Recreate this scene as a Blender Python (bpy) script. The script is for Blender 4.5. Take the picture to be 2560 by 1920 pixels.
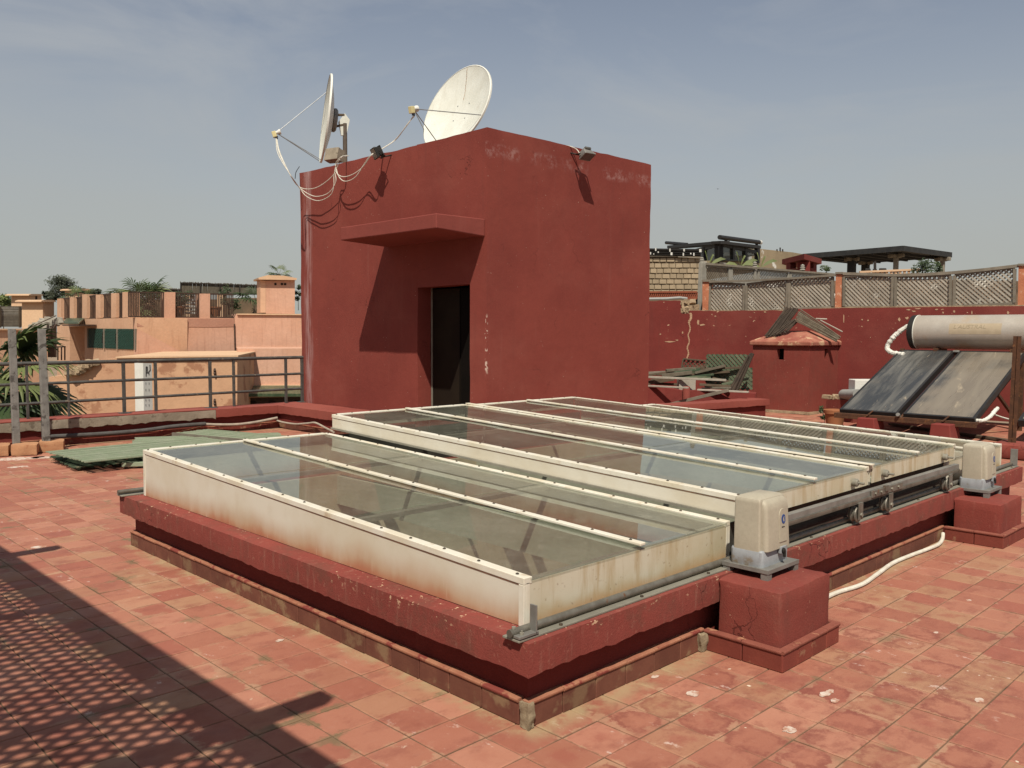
import bpy, bmesh, math, random
from mathutils import Vector, Matrix, noise
random.seed(7)
R = math.radians
scn = bpy.context.scene
for o in list(bpy.data.objects): bpy.data.objects.remove(o)
col = scn.collection

# ------------------------------------------------------------------ camera
# world axes: origin at the near floor corner of the skylight base, X and Y along its two sides, metres
CAM = Vector((-2.416, -2.362, 1.6)); YAW, PITCH, ROLL, FPX = R(44.5), R(3.5), R(.22), 2155.0
_f = Vector((math.sin(YAW)*math.cos(PITCH), math.cos(YAW)*math.cos(PITCH), -math.sin(PITCH)))
_r = Vector((math.cos(YAW), -math.sin(YAW), 0)); _u = _r.cross(_f)
CR = _r*math.cos(ROLL) + _u*math.sin(ROLL); CU = -_r*math.sin(ROLL) + _u*math.cos(ROLL); CF = _f
cd = bpy.data.cameras.new('camera'); cam = bpy.data.objects.new('camera', cd); col.objects.link(cam)
cam.matrix_world = Matrix(((CR.x, CU.x, -CF.x, CAM.x), (CR.y, CU.y, -CF.y, CAM.y), (CR.z, CU.z, -CF.z, CAM.z), (0, 0, 0, 1)))
cd.sensor_width = 36; cd.sensor_fit = 'HORIZONTAL'; cd.lens = FPX/2560*36; cd.clip_start = .05; cd.clip_end = 6000
scn.camera = cam

# ------------------------------------------------------------------ sky, sun, exposure
LIGHT = Vector((.82, .76, -1.61)).normalized()          # the way the sunlight travels
SUN_EL = math.asin(-LIGHT.z); SUN_AZ = math.atan2(-LIGHT.x, -LIGHT.y)
w = bpy.data.worlds.new('World'); scn.world = w; w.use_nodes = True
nt = w.node_tree; nt.nodes.clear()
def N(t, kind, **kw):
    n = t.nodes.new(kind)
    for k, v in kw.items():
        if k in n.inputs: n.inputs[k].default_value = v
        else: setattr(n, k, v)
    return n
out = N(nt, 'ShaderNodeOutputWorld'); bg = N(nt, 'ShaderNodeBackground', Strength=.087)
sky = N(nt, 'ShaderNodeTexSky', sky_type='NISHITA', sun_disc=False, sun_elevation=SUN_EL, sun_rotation=SUN_AZ % (2*math.pi))
sky.altitude = 450; sky.air_density = 1.0; sky.dust_density = 1.2; sky.ozone_density = .9
# thin high cloud veil over the sky
tc = N(nt, 'ShaderNodeTexCoord'); mp = N(nt, 'ShaderNodeMapping'); mp.inputs['Scale'].default_value = (1.1, 1.1, 3.4); mp.inputs['Rotation'].default_value = (0, .25, .4)
n1 = N(nt, 'ShaderNodeTexNoise', Scale=2.1, Detail=8, Roughness=.58, Distortion=.9)
cr = N(nt, 'ShaderNodeMapRange'); cr.inputs['From Min'].default_value = .42; cr.inputs['From Max'].default_value = .72; cr.inputs['To Max'].default_value = .62
mx = N(nt, 'ShaderNodeMix', data_type='RGBA'); mx.inputs[7].default_value = (4.5, 4.7, 4.9, 1)
hs = N(nt, 'ShaderNodeHueSaturation', Saturation=.60, Value=.92)
L = nt.links.new
L(tc.outputs['Generated'], mp.inputs['Vector']); L(mp.outputs[0], n1.inputs['Vector']); L(n1.outputs['Fac'], cr.inputs['Value'])
L(sky.outputs[0], hs.inputs['Color']); L(hs.outputs[0], mx.inputs[6]); L(cr.outputs[0], mx.inputs[0]); 
# milky haze thickening towards the horizon, the same all the way round
sz = N(nt, 'ShaderNodeSeparateXYZ'); L(tc.outputs['Generated'], sz.inputs[0]); hz = N(nt, 'ShaderNodeMapRange'); hz.interpolation_type = 'SMOOTHERSTEP'
for k_, v_ in (('From Min', -.02), ('From Max', .42), ('To Min', .80), ('To Max', .0)): hz.inputs[k_].default_value = v_
hm = N(nt, 'ShaderNodeMix', data_type='RGBA'); hm.inputs[7].default_value = (4.0, 4.05, 3.7, 1)
L(sz.outputs[2], hz.inputs['Value']); L(hz.outputs[0], hm.inputs[0]); L(mx.outputs[2], hm.inputs[6]); L(hm.outputs[2], bg.inputs['Color'])
L(bg.outputs[0], out.inputs['Surface'])
sd = bpy.data.lights.new('sun', 'SUN'); sd.energy = 5.0; sd.angle = R(.53); sd.color = (1.0, .93, .80)
so = bpy.data.objects.new('sun', sd); col.objects.link(so); so.rotation_euler = LIGHT.to_track_quat('-Z', 'Y').to_euler(); so.location = (-20, -20, 40)
scn.view_settings.view_transform = 'Standard'; scn.view_settings.look = 'None'; scn.view_settings.gamma = 1
scn.view_settings.exposure = 0.20; scn.view_settings.use_curve_mapping = False
scn.render.engine = 'CYCLES'; scn.cycles.max_bounces = 10; scn.cycles.transparent_max_bounces = 24

# ------------------------------------------------------------------ from a photo pixel to a place
def ray(px, py): return CF + CR*((px-1280)/FPX) - CU*((py-960)/FPX)
def onx(p, x): d = ray(*p); return CAM + d*((x-CAM.x)/d.x)
def ony(p, y): d = ray(*p); return CAM + d*((y-CAM.y)/d.y)
def onz(p, z): d = ray(*p); return CAM + d*((z-CAM.z)/d.z)
def deep(p, D): return CAM + ray(*p)*D
class Plane:                                              # an upright plane through two plan points
    def __init__(s, a, b):
        s.a = Vector((a[0], a[1], 0)); s.d = (Vector((b[0], b[1], 0))-s.a).normalized(); s.n = Vector((-s.d.y, s.d.x, 0))
        if s.n.dot(CF) < 0: s.n = -s.n
    def at(s, p, off=0): d = ray(*p); return CAM + d*(((s.a+s.n*off-CAM).dot(s.n))/d.dot(s.n))
    def back(s, k): q = s.a+s.n*k; return Plane((q.x, q.y), (q.x+s.d.x, q.y+s.d.y))
def plane_px(pa, Da, pb, Db): a = deep(pa, Da); b = deep(pb, Db); return Plane(a, b)
def zm(ox, oy, sc): return lambda x, y: (ox+x/sc, oy+y/sc)
V = zm(0, 0, 2212/2560); ZL = zm(0, 640, 2.765); ZD = zm(640, 130, 3.456); ZW = zm(1580, 560, 2.257); ZR = zm(1600, 580, 4.424); ZP = zm(2060, 560, 4.424)
ZT = zm(1000, 300, 2.2414); ZC = zm(1860, 760, 5.185); ZH = zm(2080, 780, 4.608); ZJ = zm(1600, 860, 5.53); ZF = zm(0, 980, 5.53); ZK = zm(0, 680, 5.53); ZQ = zm(400, 980, 4.608)

# ------------------------------------------------------------------ mesh helpers
class MB:
    def __init__(s): s.v = []; s.f = []; s.sm = []
    def add(s, vs, fs, smooth=False):
        o = len(s.v); s.v += [tuple(v) for v in vs]; s.f += [tuple(i+o for i in f) for f in fs]; s.sm += [smooth]*len(fs); return s
    def box(s, x0, x1, y0, y1, z0, z1):
        return s.add([(x, y, z) for z in (z0, z1) for y in (y0, y1) for x in (x0, x1)], [(0, 2, 3, 1), (4, 5, 7, 6), (0, 1, 5, 4), (2, 6, 7, 3), (0, 4, 6, 2), (1, 3, 7, 5)])
    def obox(s, c, ax, ay, az):                           # centre and three half-axis vectors
        c, ax, ay, az = map(Vector, (c, ax, ay, az))
        return s.add([c+ax*i+ay*j+az*k for k in (-1, 1) for j in (-1, 1) for i in (-1, 1)], [(0, 2, 3, 1), (4, 5, 7, 6), (0, 1, 5, 4), (2, 6, 7, 3), (0, 4, 6, 2), (1, 3, 7, 5)])
    def beam(s, a, b, w, h, up=(0, 0, 1)):
        a, b, up = Vector(a), Vector(b), Vector(up); d = (b-a); l = d.length; d.normalize()
        sx = d.cross(up)
        if sx.length < 1e-4: sx = d.cross(Vector((1, 0, 0)))
        sx.normalize(); uz = sx.cross(d)
        return s.obox((a+b)/2, d*l/2, sx*w/2, uz*h/2)
    def tube(s, pts, r, n=8, cap=True):
        pts = [Vector(p) for p in pts]; rs = r if isinstance(r, (list, tuple)) else [r]*len(pts); vs = []; fs = []; ref = None
        for i, p in enumerate(pts):
            d = (pts[min(i+1, len(pts)-1)]-pts[max(i-1, 0)]).normalized()
            if ref is None: ref = d.orthogonal().normalized()
            ref = (ref-d*ref.dot(d)).normalized(); q = d.cross(ref)
            vs += [p+(ref*math.cos(2*math.pi*k/n)+q*math.sin(2*math.pi*k/n))*rs[i] for k in range(n)]
        for i in range(len(pts)-1):
            for k in range(n): fs.append((i*n+k, i*n+(k+1) % n, (i+1)*n+(k+1) % n, (i+1)*n+k))
        if cap: fs += [tuple(range(n-1, -1, -1)), tuple(range((len(pts)-1)*n, len(pts)*n))]
        return s.add(vs, fs, True)
    def lathe(s, prof, n=24, M=None, smooth=True, cap=False):
        vs = []; fs = []; M = M or Matrix()
        for (r, z) in prof: vs += [M @ Vector((r*math.cos(2*math.pi*k/n), r*math.sin(2*math.pi*k/n), z)) for k in range(n)]
        for i in range(len(prof)-1):
            for k in range(n): fs.append((i*n+k, i*n+(k+1) % n, (i+1)*n+(k+1) % n, (i+1)*n+k))
        if cap: fs += [tuple(range(n-1, -1, -1)), tuple(range((len(prof)-1)*n, len(prof)*n))]
        return s.add(vs, fs, smooth)
    def prism(s, poly, ext):                              # 3-D polygon swept along ext
        ext = Vector(ext); n = len(poly); a = [Vector(p) for p in poly]; b = [p+ext for p in a]
        return s.add(a+b, [tuple(range(n)), tuple(range(2*n-1, n-1, -1))]+[(i, i+n, (i+1) % n+n, (i+1) % n) for i in range(n)])
    def slab(s, x0, x1, y0, y1, z0, z1, seg=.15, amp=.004, drip=0, top=0, fq=2.2, M=None, rnd=0):
        def cuts(a, b): n = max(1, round((b-a)/seg)); return [a+(b-a)*i/n for i in range(n+1)]
        X, Y, Z = cuts(x0, x1), cuts(y0, y1), cuts(z0, z1); idx = {}; vs = []; fs = []
        def vi(x, y, z):
            k = (round(x, 5), round(y, 5), round(z, 5))
            if k not in idx:
                p = Vector((x, y, z)); q = p.copy()
                if amp: q += noise.noise_vector(p*fq)*amp + noise.noise_vector(p*fq*5)*amp*.4
                if drip and z == z0: q.z += (noise.noise(p*19)*.5+noise.noise(p*57)*.7)*drip
                if top and z == z1: q.z += (noise.noise(p*5)*.6+noise.noise(p*17)*.5)*top
                if rnd:                                   # soften the corners
                    ex = (x in (x0, x1))+(y in (y0, y1))+(z in (z0, z1))
                    if ex > 1:
                        c = Vector(((x0+x1)/2, (y0+y1)/2, (z0+z1)/2)); dlt = Vector((x == x0, y == y0, z == z0))-Vector((x == x1, y == y1, z == z1)); q += dlt.normalized()*rnd*(.6 if ex == 2 else 1)
                idx[k] = len(vs); vs.append(M @ q if M else q)
            return idx[k]
        def quadgrid(A, B, f, flip):
            for i in range(len(A)-1):
                for j in range(len(B)-1):
                    q = [f(A[i], B[j]), f(A[i+1], B[j]), f(A[i+1], B[j+1]), f(A[i], B[j+1])]
                    fs.append(tuple(reversed(q)) if flip else tuple(q))
        quadgrid(X, Y, lambda a, b: vi(a, b, z0), True); quadgrid(X, Y, lambda a, b: vi(a, b, z1), False)
        quadgrid(X, Z, lambda a, b: vi(a, y0, b), False); quadgrid(X, Z, lambda a, b: vi(a, y1, b), True)
        quadgrid(Y, Z, lambda a, b: vi(x0, a, b), True); quadgrid(Y, Z, lambda a, b: vi(x1, a, b), False)
        return s.add(vs, fs, amp > 0)
    def mesh(s, name):
        m = bpy.data.meshes.new(name); m.from_pydata(s.v, [], s.f)
        m.polygons.foreach_set('use_smooth', s.sm)
        return m
    def build(s, name, mt, parent=None, bevel=0, auto=True, seg=2):
        m = s.mesh(name); m.materials.append(MAT[mt]); o = bpy.data.objects.new(name, m); col.objects.link(o)
        bm = bmesh.new(); bm.from_mesh(m); bmesh.ops.recalc_face_normals(bm, faces=bm.faces)
        if auto:
            for e in bm.edges:
                if len(e.link_faces) == 2 and e.calc_face_angle(0) > .6: e.smooth = False
        bm.to_mesh(m); bm.free()
        if bevel:
            b = o.modifiers.new('bevel', 'BEVEL'); b.width = bevel; b.segments = seg; b.limit_method = 'ANGLE'; b.angle_limit = .6
        if parent is not None: attach(o, parent)
        return o
def attach(o, p): o.parent = p; o.matrix_parent_inverse = p.matrix_basis.inverted()
def link_copy(src, name, loc, rot=(0, 0, 0), parent=None, scale=None):
    o = bpy.data.objects.new(name, src); col.objects.link(o); o.location = loc; o.rotation_euler = rot
    if scale: o.scale = scale
    if parent is not None: attach(o, parent)
    return o
def thing(name, label, cat, loc=(0, 0, 0), group=None):
    o = bpy.data.objects.new(name, None); col.objects.link(o); o.location = loc; o.empty_display_size = .1; return tag(o, label, cat, group)
def tag(o, label=None, cat=None, group=None, kind=None):
    if label: o['label'] = label
    if cat: o['category'] = cat
    if group: o['group'] = group
    if kind: o['kind'] = kind
    return o
def mesh_of(mb, name, mt):
    m = mb.mesh(name); m.materials.append(MAT[mt]); bm = bmesh.new(); bm.from_mesh(m); bmesh.ops.recalc_face_normals(bm, faces=bm.faces); bm.to_mesh(m); bm.free(); return m
def curve(pts, n=8):                                      # smooth line through points
    P = [Vector(p) for p in pts]; P = [P[0]*2-P[1]]+P+[P[-1]*2-P[-2]]; o = []
    for i in range(1, len(P)-2):
        for k in range(n):
            t = k/n; a, b, c, d = P[i-1:i+3]
            o.append(.5*((2*b)+(c-a)*t+(2*a-5*b+4*c-d)*t*t+(3*b-a-3*c+d)*t**3))
    return o+[P[-2]]
# ------------------------------------------------------------------ materials
MAT = {}
class G:                                                  # small node-graph helper
    def __init__(s, name):
        m = bpy.data.materials.new(name); m.use_nodes = True; s.m = m; s.t = m.node_tree; s.t.nodes.clear(); MAT[name] = m
        s.out = N(s.t, 'ShaderNodeOutputMaterial'); s.p = N(s.t, 'ShaderNodeBsdfPrincipled'); s.t.links.new(s.p.outputs[0], s.out.inputs[0])
        s.geo = N(s.t, 'ShaderNodeNewGeometry'); s.pos = s.geo.outputs['Position']
    def l(s, a, b): s.t.links.new(a, b)
    def scaled(s, v, sc, off=(0, 0, 0), rot=(0, 0, 0)):
        n = N(s.t, 'ShaderNodeMapping'); n.inputs['Scale'].default_value = sc; n.inputs['Location'].default_value = off; n.inputs['Rotation'].default_value = rot; s.l(v, n.inputs['Vector']); return n.outputs[0]
    def noise(s, scale, detail=5, rough=.55, vec=None, dist=0):
        n = N(s.t, 'ShaderNodeTexNoise', Scale=scale, Detail=detail, Roughness=rough, Distortion=dist); s.l(vec or s.pos, n.inputs['Vector']); return n.outputs['Fac']
    def ramp(s, v, lo, hi, a=0., b=1., smooth=True):
        n = N(s.t, 'ShaderNodeMapRange'); n.interpolation_type = 'SMOOTHSTEP' if smooth else 'LINEAR'
        for k, x in (('From Min', lo), ('From Max', hi), ('To Min', a), ('To Max', b)): n.inputs[k].default_value = x
        s.l(v, n.inputs['Value']); return n.outputs[0]
    def math(s, op, a, b=None, c=None):
        n = N(s.t, 'ShaderNodeMath', operation=op)
        for i, x in enumerate((a, b, c)):
            if x is None: continue
            if isinstance(x, (int, float)): n.inputs[i].default_value = x
            else: s.l(x, n.inputs[i])
        return n.outputs[0]
    def mix(s, f, a, b):
        n = N(s.t, 'ShaderNodeMix', data_type='RGBA')
        for i, x in ((0, f), (6, a), (7, b)):
            if isinstance(x, (int, float)): n.inputs[i].default_value = x
            elif isinstance(x, tuple): n.inputs[i].default_value = (*x, 1) if len(x) == 3 else x
            else: s.l(x, n.inputs[i])
        return n.outputs[2]
    def sep(s, v=None): n = N(s.t, 'ShaderNodeSeparateXYZ'); s.l(v or s.pos, n.inputs[0]); return n.outputs
    def white(s, v, dim='3D'): n = N(s.t, 'ShaderNodeTexWhiteNoise', noise_dimensions=dim); s.l(v, n.inputs['Vector']); return n
    def bump(s, h, st=.3, dist=.01):
        n = N(s.t, 'ShaderNodeBump', Strength=st, Distance=dist); s.l(h, n.inputs['Height']); s.l(n.outputs[0], s.p.inputs['Normal'])
    def rand(s): return N(s.t, 'ShaderNodeObjectInfo').outputs['Random']
    def done(s, c, rough=.8, metal=0, spec=.3):
        k = .84                                           # the whole palette a little darker, the sun a little stronger
        if isinstance(c, tuple): s.p.inputs['Base Color'].default_value = (*mult(c, k), 1)
        else:
            n = s.t.nodes.new('ShaderNodeVectorMath'); n.operation = 'SCALE'; n.inputs['Scale'].default_value = k; s.l(c, n.inputs[0]); s.l(n.outputs[0], s.p.inputs['Base Color'])
        if isinstance(rough, (int, float)): s.p.inputs['Roughness'].default_value = rough
        else: s.l(rough, s.p.inputs['Roughness'])
        s.p.inputs['Metallic'].default_value = metal; s.p.inputs['Specular IOR Level'].default_value = spec
        return s.m
def mult(c, k): return tuple(min(1, x*k) for x in c)
def weather(name, c1, c2, scale=2.5, rough=.85, bump=.25, bs=55, metal=0, spec=.25, streak=None, spots=None, rnd=0, dist=.006):
    g = G(name); n = g.noise(scale, 6); c = g.mix(g.ramp(n, .33, .68), c1, c2)
    fine = g.noise(scale*14, 3); c = g.mix(g.ramp(fine, .3, .75, 0, .35), c, mult(c1, .72))
    if streak:                                            # (colour, amount): rain streaks
        v = g.noise(1, 5, .6, g.scaled(g.pos, (9, 9, .7))); c = g.mix(g.ramp(v, .52, .72, 0, streak[1]), c, streak[0])
    if spots:                                             # (colour, scale, lo, hi): flakes and blotches
        v = g.noise(spots[1], 6, .6); c = g.mix(g.ramp(v, spots[2], spots[3]), c, spots[0])
    if rnd: c = g.mix(g.math('MULTIPLY', g.rand(), rnd), c, mult(c1, .45))
    if bump: g.bump(g.noise(bs, 6, .6), bump, dist)
    return g.done(c, rough, metal, spec)

RED1, RED2 = (.228, .050, .037), (.188, .039, .030)
CHIP = (.62, .42, .27)
# painted red render: faint trowel blotches, hairline cracks, salt bloom high up under the tower's top edge, a few flakes
def red(name, salt=False, chips=None, c1=RED1, c2=RED2, stain=True, grime=0):
    g = G(name); n = g.noise(.9, 6, .6); c = g.mix(g.ramp(n, .35, .7), c1, c2)
    c = g.mix(g.ramp(g.noise(7, 4), .45, .8, 0, .4), c, mult(c1, .78)); c = g.mix(g.ramp(g.noise(.55, 7, .68, g.scaled(g.pos, (1, 1, 1.4), (5, 2, 8))), .46, .70, 0, .30), c, (.30, .098, .072)); c = g.mix(g.ramp(g.noise(60, 2), .35, .7, 0, .22), c, mult(c1, 1.22))
    if stain:
        v = g.noise(1, 5, .6, g.scaled(g.pos, (7, 7, .5))); c = g.mix(g.ramp(v, .56, .75, 0, .28), c, (.155, .045, .035))
        v = g.noise(1, 4, .6, g.scaled(g.pos, (5, 5, .35), (7, 3, 1))); c = g.mix(g.ramp(v, .6, .78, 0, .13), c, (.33, .14, .11))
    if grime:
        c = g.mix(g.ramp(g.noise(5, 8, .72), .46, .66, 0, grime), c, (.135, .062, .043)); c = g.mix(g.ramp(g.noise(1, 6, .7, g.scaled(g.pos, (22, 22, 3.5))), .55, .70, 0, grime*.7), c, (.34, .17, .125)); c = g.mix(g.ramp(g.noise(30, 4, .7), .60, .72, 0, grime*.6), c, (.40, .23, .165))
    vo = N(g.t, 'ShaderNodeTexVoronoi', feature='DISTANCE_TO_EDGE', Scale=1.1); wv = g.t.nodes.new('ShaderNodeVectorMath'); wv.operation = 'ADD'
    nz = N(g.t, 'ShaderNodeTexNoise', Scale=3.5, Detail=5); g.l(g.pos, nz.inputs['Vector']); sc_ = g.t.nodes.new('ShaderNodeVectorMath'); sc_.operation = 'SCALE'; sc_.inputs['Scale'].default_value = .55
    g.l(nz.outputs['Color'], sc_.inputs[0]); g.l(g.pos, wv.inputs[0]); g.l(sc_.outputs[0], wv.inputs[1]); g.l(wv.outputs[0], vo.inputs['Vector'])
    crack = g.math('MULTIPLY', g.ramp(vo.outputs['Distance'], .0, .006, 1, 0), g.ramp(g.noise(1.3, 2), .55, .66)); c = g.mix(g.math('MULTIPLY', crack, .75), c, (.07, .016, .013))
    if salt:
        z = g.sep()[2]; y = g.sep()[1]
        band = g.math('MULTIPLY', g.ramp(z, 3.86, 3.95), g.ramp(z, 4.04, 4.10, 1, 0)); face = g.ramp(y, 6.06, 6.08, 1, 0)
        pat = g.math('MULTIPLY', g.ramp(g.noise(11, 8, .75), .45, .62), g.ramp(g.noise(2.1, 3, .5, g.scaled(g.pos, (1, 1, .2), (2.3, 0, 0))), .36, .52))
        c = g.mix(g.math('MULTIPLY', g.math('MULTIPLY', band, face), g.math('MULTIPLY', pat, .5)), c, (.42, .26, .24))
        # pale run-off smear down the far end of the door side
        sm = g.math('MULTIPLY', g.ramp(g.math('ABSOLUTE', g.math('SUBTRACT', y, g.math('ADD', 10.38, g.math('MULTIPLY', g.noise(1.6, 2), .15)))), .02, .16, .5, 0), g.ramp(g.noise(3, 5, .6, g.scaled(g.pos, (1, 6, .6))), .35, .62)); c = g.mix(g.math('MULTIPLY', sm, g.ramp(g.sep()[0], 5.38, 5.4, 1, 0)), c, (.50, .36, .35))
        # paint knocked off along the near upright edge
        ed = g.math('MULTIPLY', g.math('MULTIPLY', g.ramp(g.sep()[0], 5.37, 5.39, 1, 0), g.ramp(y, 6.055, 6.065, 1, 0)), g.math('MULTIPLY', g.ramp(g.noise(16, 3), .52, .56), g.math('MULTIPLY', g.ramp(z, 1.0, 1.1), g.ramp(z, 1.75, 1.85, 1, 0)))); c = g.mix(ed, c, (.6, .44, .36))
        rz = g.math('MULTIPLY', g.ramp(g.noise(38, 2), .735, .75), g.ramp(g.noise(2.7, 2), .5, .6)); c = g.mix(rz, c, (.55, .38, .3))
    if chips:                                             # (zlo, zhi, density, scale)
        z = g.sep()[2]; band = g.ramp(z, chips[0], chips[1])
        k = g.math('MULTIPLY', g.ramp(g.noise(chips[3], 4, .6, g.scaled(g.pos, (1, 1, 1.6))), chips[2], chips[2]+.02), g.ramp(g.noise(1.4, 3), .46, .56)); c = g.mix(g.math('MULTIPLY', k, band), c, CHIP)
    h = g.math('ADD', g.noise(120, 3, .6), g.math('MULTIPLY', g.noise(9, 4), 1.6)); h = g.math('SUBTRACT', h, g.math('MULTIPLY', crack, .8)); g.bump(h, .35, .006)
    return g.done(c, .86, 0, .2)
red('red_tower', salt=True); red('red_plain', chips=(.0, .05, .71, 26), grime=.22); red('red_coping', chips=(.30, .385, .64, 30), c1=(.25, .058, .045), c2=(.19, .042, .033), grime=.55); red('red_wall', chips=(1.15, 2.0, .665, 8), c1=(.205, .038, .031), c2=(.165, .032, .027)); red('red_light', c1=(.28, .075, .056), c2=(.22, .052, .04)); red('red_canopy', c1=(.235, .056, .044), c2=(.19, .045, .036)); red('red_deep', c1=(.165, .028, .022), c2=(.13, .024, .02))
red('red_block', c1=(.22, .042, .034), c2=(.17, .033, .028), stain=False)

# floor tiles: every tile its own tone, worn film, rings of old wax, white salt and droppings
TP = .214; TX0, TY0 = -1.235, 1.14
g = G('tile'); s = g.scaled(g.pos, (1/TP, 1/TP, 0), (-TX0/TP, -TY0/TP, 0))
fl = g.t.nodes.new('ShaderNodeVectorMath'); fl.operation = 'FLOOR'; g.l(s, fl.inputs[0]); fr = g.t.nodes.new('ShaderNodeVectorMath'); fr.operation = 'FRACTION'; g.l(s, fr.inputs[0])
wn = g.white(fl.outputs[0]); rv = wn.outputs['Value']; rc = g.sep(wn.outputs['Color'])
fx = g.sep(fr.outputs[0]); ex = g.math('ABSOLUTE', g.math('SUBTRACT', fx[0], .5)); ey = g.math('ABSOLUTE', g.math('SUBTRACT', fx[1], .5))
wob = g.math('ADD', g.math('MULTIPLY', g.math('SUBTRACT', g.noise(9, 7, .7), .5), .95), g.math('MULTIPLY', g.math('SUBTRACT', rc[2], .5), .16))
edge = g.math('ADD', g.math('POWER', g.math('ADD', g.math('POWER', ex, 5), g.math('POWER', ey, 5)), .2), wob)       # 0 middle, .5 rim
c = g.mix(rv, (.325, .118, .078), (.43, .190, .122)); c = g.mix(g.ramp(rc[0], .6, 1, 0, .75), c, (.30, .088, .062)); c = g.mix(g.ramp(rc[1], .76, .97, 0, .65), c, (.40, .235, .135)); c = g.mix(g.ramp(g.math('FRACT', g.math('MULTIPLY', rv, 7.3)), .8, .95, 0, .6), c, (.48, .225, .15))
big = g.noise(.55, 4, .6); dx_ = g.math('SUBTRACT', g.sep()[0], 1.1); dy_ = g.math('ADD', g.sep()[1], .75); wet = g.ramp(g.math('SQRT', g.math('ADD', g.math('MULTIPLY', dx_, dx_), g.math('MULTIPLY', g.math('MULTIPLY', dy_, dy_), 2.2))), .5, 1.9, 1, 0)     # the side by the motors is more worn
c = g.mix(g.ramp(g.noise(4.5, 7, .68, g.scaled(g.pos, (1, 1.7, 1))), .47, .68, 0, .6), c, (.255, .085, .06)); c = g.mix(g.ramp(g.noise(24, 4, .6), .52, .75, 0, .3), c, (.40, .19, .13)); c = g.mix(g.math('MULTIPLY', wet, g.ramp(g.noise(8, 6, .7), .5, .62, 0, .4)), c, (.21, .062, .045))
ring = g.math('MULTIPLY', g.math('MULTIPLY', g.ramp(edge, .24, .40), g.ramp(edge, .42, .50, 1, 0)), g.ramp(g.noise(6.5, 5, .7, g.scaled(g.pos, (1, 1, 1), (3, 7, 0))), .40, .56, .1, 1)); act = g.math('MULTIPLY', g.ramp(rc[2], .5, .85), g.ramp(g.math('ADD', big, g.math('MULTIPLY', wet, .34)), .54, .72))
c = g.mix(g.math('MULTIPLY', g.math('MULTIPLY', ring, g.math('MAXIMUM', act, g.math('MULTIPLY', wet, g.ramp(rc[2], .25, .5)))), .7), c, (.22, .068, .05)); rim = g.ramp(edge, .43, .52); c = g.mix(g.math('MULTIPLY', rim, g.ramp(g.noise(2.2, 4), .42, .66, .04, .7)), c, (.43, .26, .165))
core = g.math('MULTIPLY', g.ramp(edge, .0, .24, 1, 0), g.math('MULTIPLY', g.ramp(rc[1], .45, .7), g.ramp(big, .42, .62))); c = g.mix(g.math('MULTIPLY', core, .55), c, (.30, .088, .064))
salt = g.math('MULTIPLY', g.ramp(g.noise(7.5, 7, .7, g.scaled(g.pos, (1.6, 1, 1))), .60, .68), g.ramp(g.noise(.95, 3, .5, g.scaled(g.pos, (1, 1, 1), (4.1, 8.3, 0))), .47, .60)); c = g.mix(g.math('MULTIPLY', salt, .75), c, (.66, .50, .43))
hard = g.math('MAXIMUM', ex, ey); c = g.mix(g.math('MULTIPLY', g.ramp(g.math('ADD', hard, g.math('MULTIPLY', g.math('SUBTRACT', g.noise(28, 4, .6), .5), .06)), .462, .49), g.ramp(g.noise(3.1, 5, .7), .42, .64, .0, .8)), c, (.17, .095, .058))
moss = g.math('MULTIPLY', g.ramp(edge, .38, .5), g.ramp(g.noise(1.7, 5, .6, g.scaled(g.pos, (1, 1, 1), (9, 2, 0))), .55, .66)); c = g.mix(g.math('MULTIPLY', moss, .8), c, (.16, .12, .065))
px_, py_ = g.sep()[0], g.sep()[1]
k1 = g.math('MULTIPLY', g.math('MULTIPLY', g.ramp(py_, -.16, -.02), g.ramp(py_, .02, .03, 1, 0)), g.math('MULTIPLY', g.ramp(px_, -.1, .0), g.ramp(px_, 6.3, 6.5, 1, 0))); k2 = g.math('MULTIPLY', g.math('MULTIPLY', g.ramp(px_, -.11, -.01), g.ramp(px_, .02, .03, 1, 0)), g.math('MULTIPLY', g.ramp(py_, -.1, .0), g.ramp(py_, 4.1, 4.2, 1, 0))); sand = g.math('MULTIPLY', g.math('MAXIMUM', k1, k2), g.ramp(g.noise(6, 6, .7), .36, .6))
c = g.mix(g.math('MULTIPLY', sand, .85), c, (.37, .265, .15))
dr = g.math('MULTIPLY', g.ramp(g.noise(19, 2, .4), .755, .775), g.ramp(wet, .3, .8, .25, 1)); c = g.mix(dr, c, (.72, .62, .48))
h = g.math('ADD', g.noise(70, 4, .6), g.math('MULTIPLY', g.noise(11, 4), 1.2)); g.bump(h, .22, .004)
g.done(c, g.ramp(g.noise(6, 4), .3, .7, .55, .85), 0, .28)
weather('grout', (.19, .12, .075), (.125, .08, .05), 6, .95, .5, 90, spots=((.07, .06, .035), 4, .58, .66))
weather('skirt', (.195, .075, .048), (.145, .05, .034), 9, .75, .2, 60, spots=((.26, .16, .09), 5, .53, .64), rnd=.45)
weather('skirt_red', (.25, .06, .04), (.20, .045, .032), 7, .7, .2, 60, spots=((.33, .17, .10), 9, .60, .68), rnd=.35)
weather('cap', (.40, .185, .11), (.31, .115, .07), 9, .8, .35, 70, spots=((.22, .05, .038), 7, .54, .60)); weather('cap_red', (.27, .088, .06), (.21, .06, .042), 9, .8, .35, 70, spots=((.40, .19, .11), 9, .56, .62))
weather('mortar', (.33, .26, .17), (.22, .17, .11), 12, .95, .6, 60)
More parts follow.
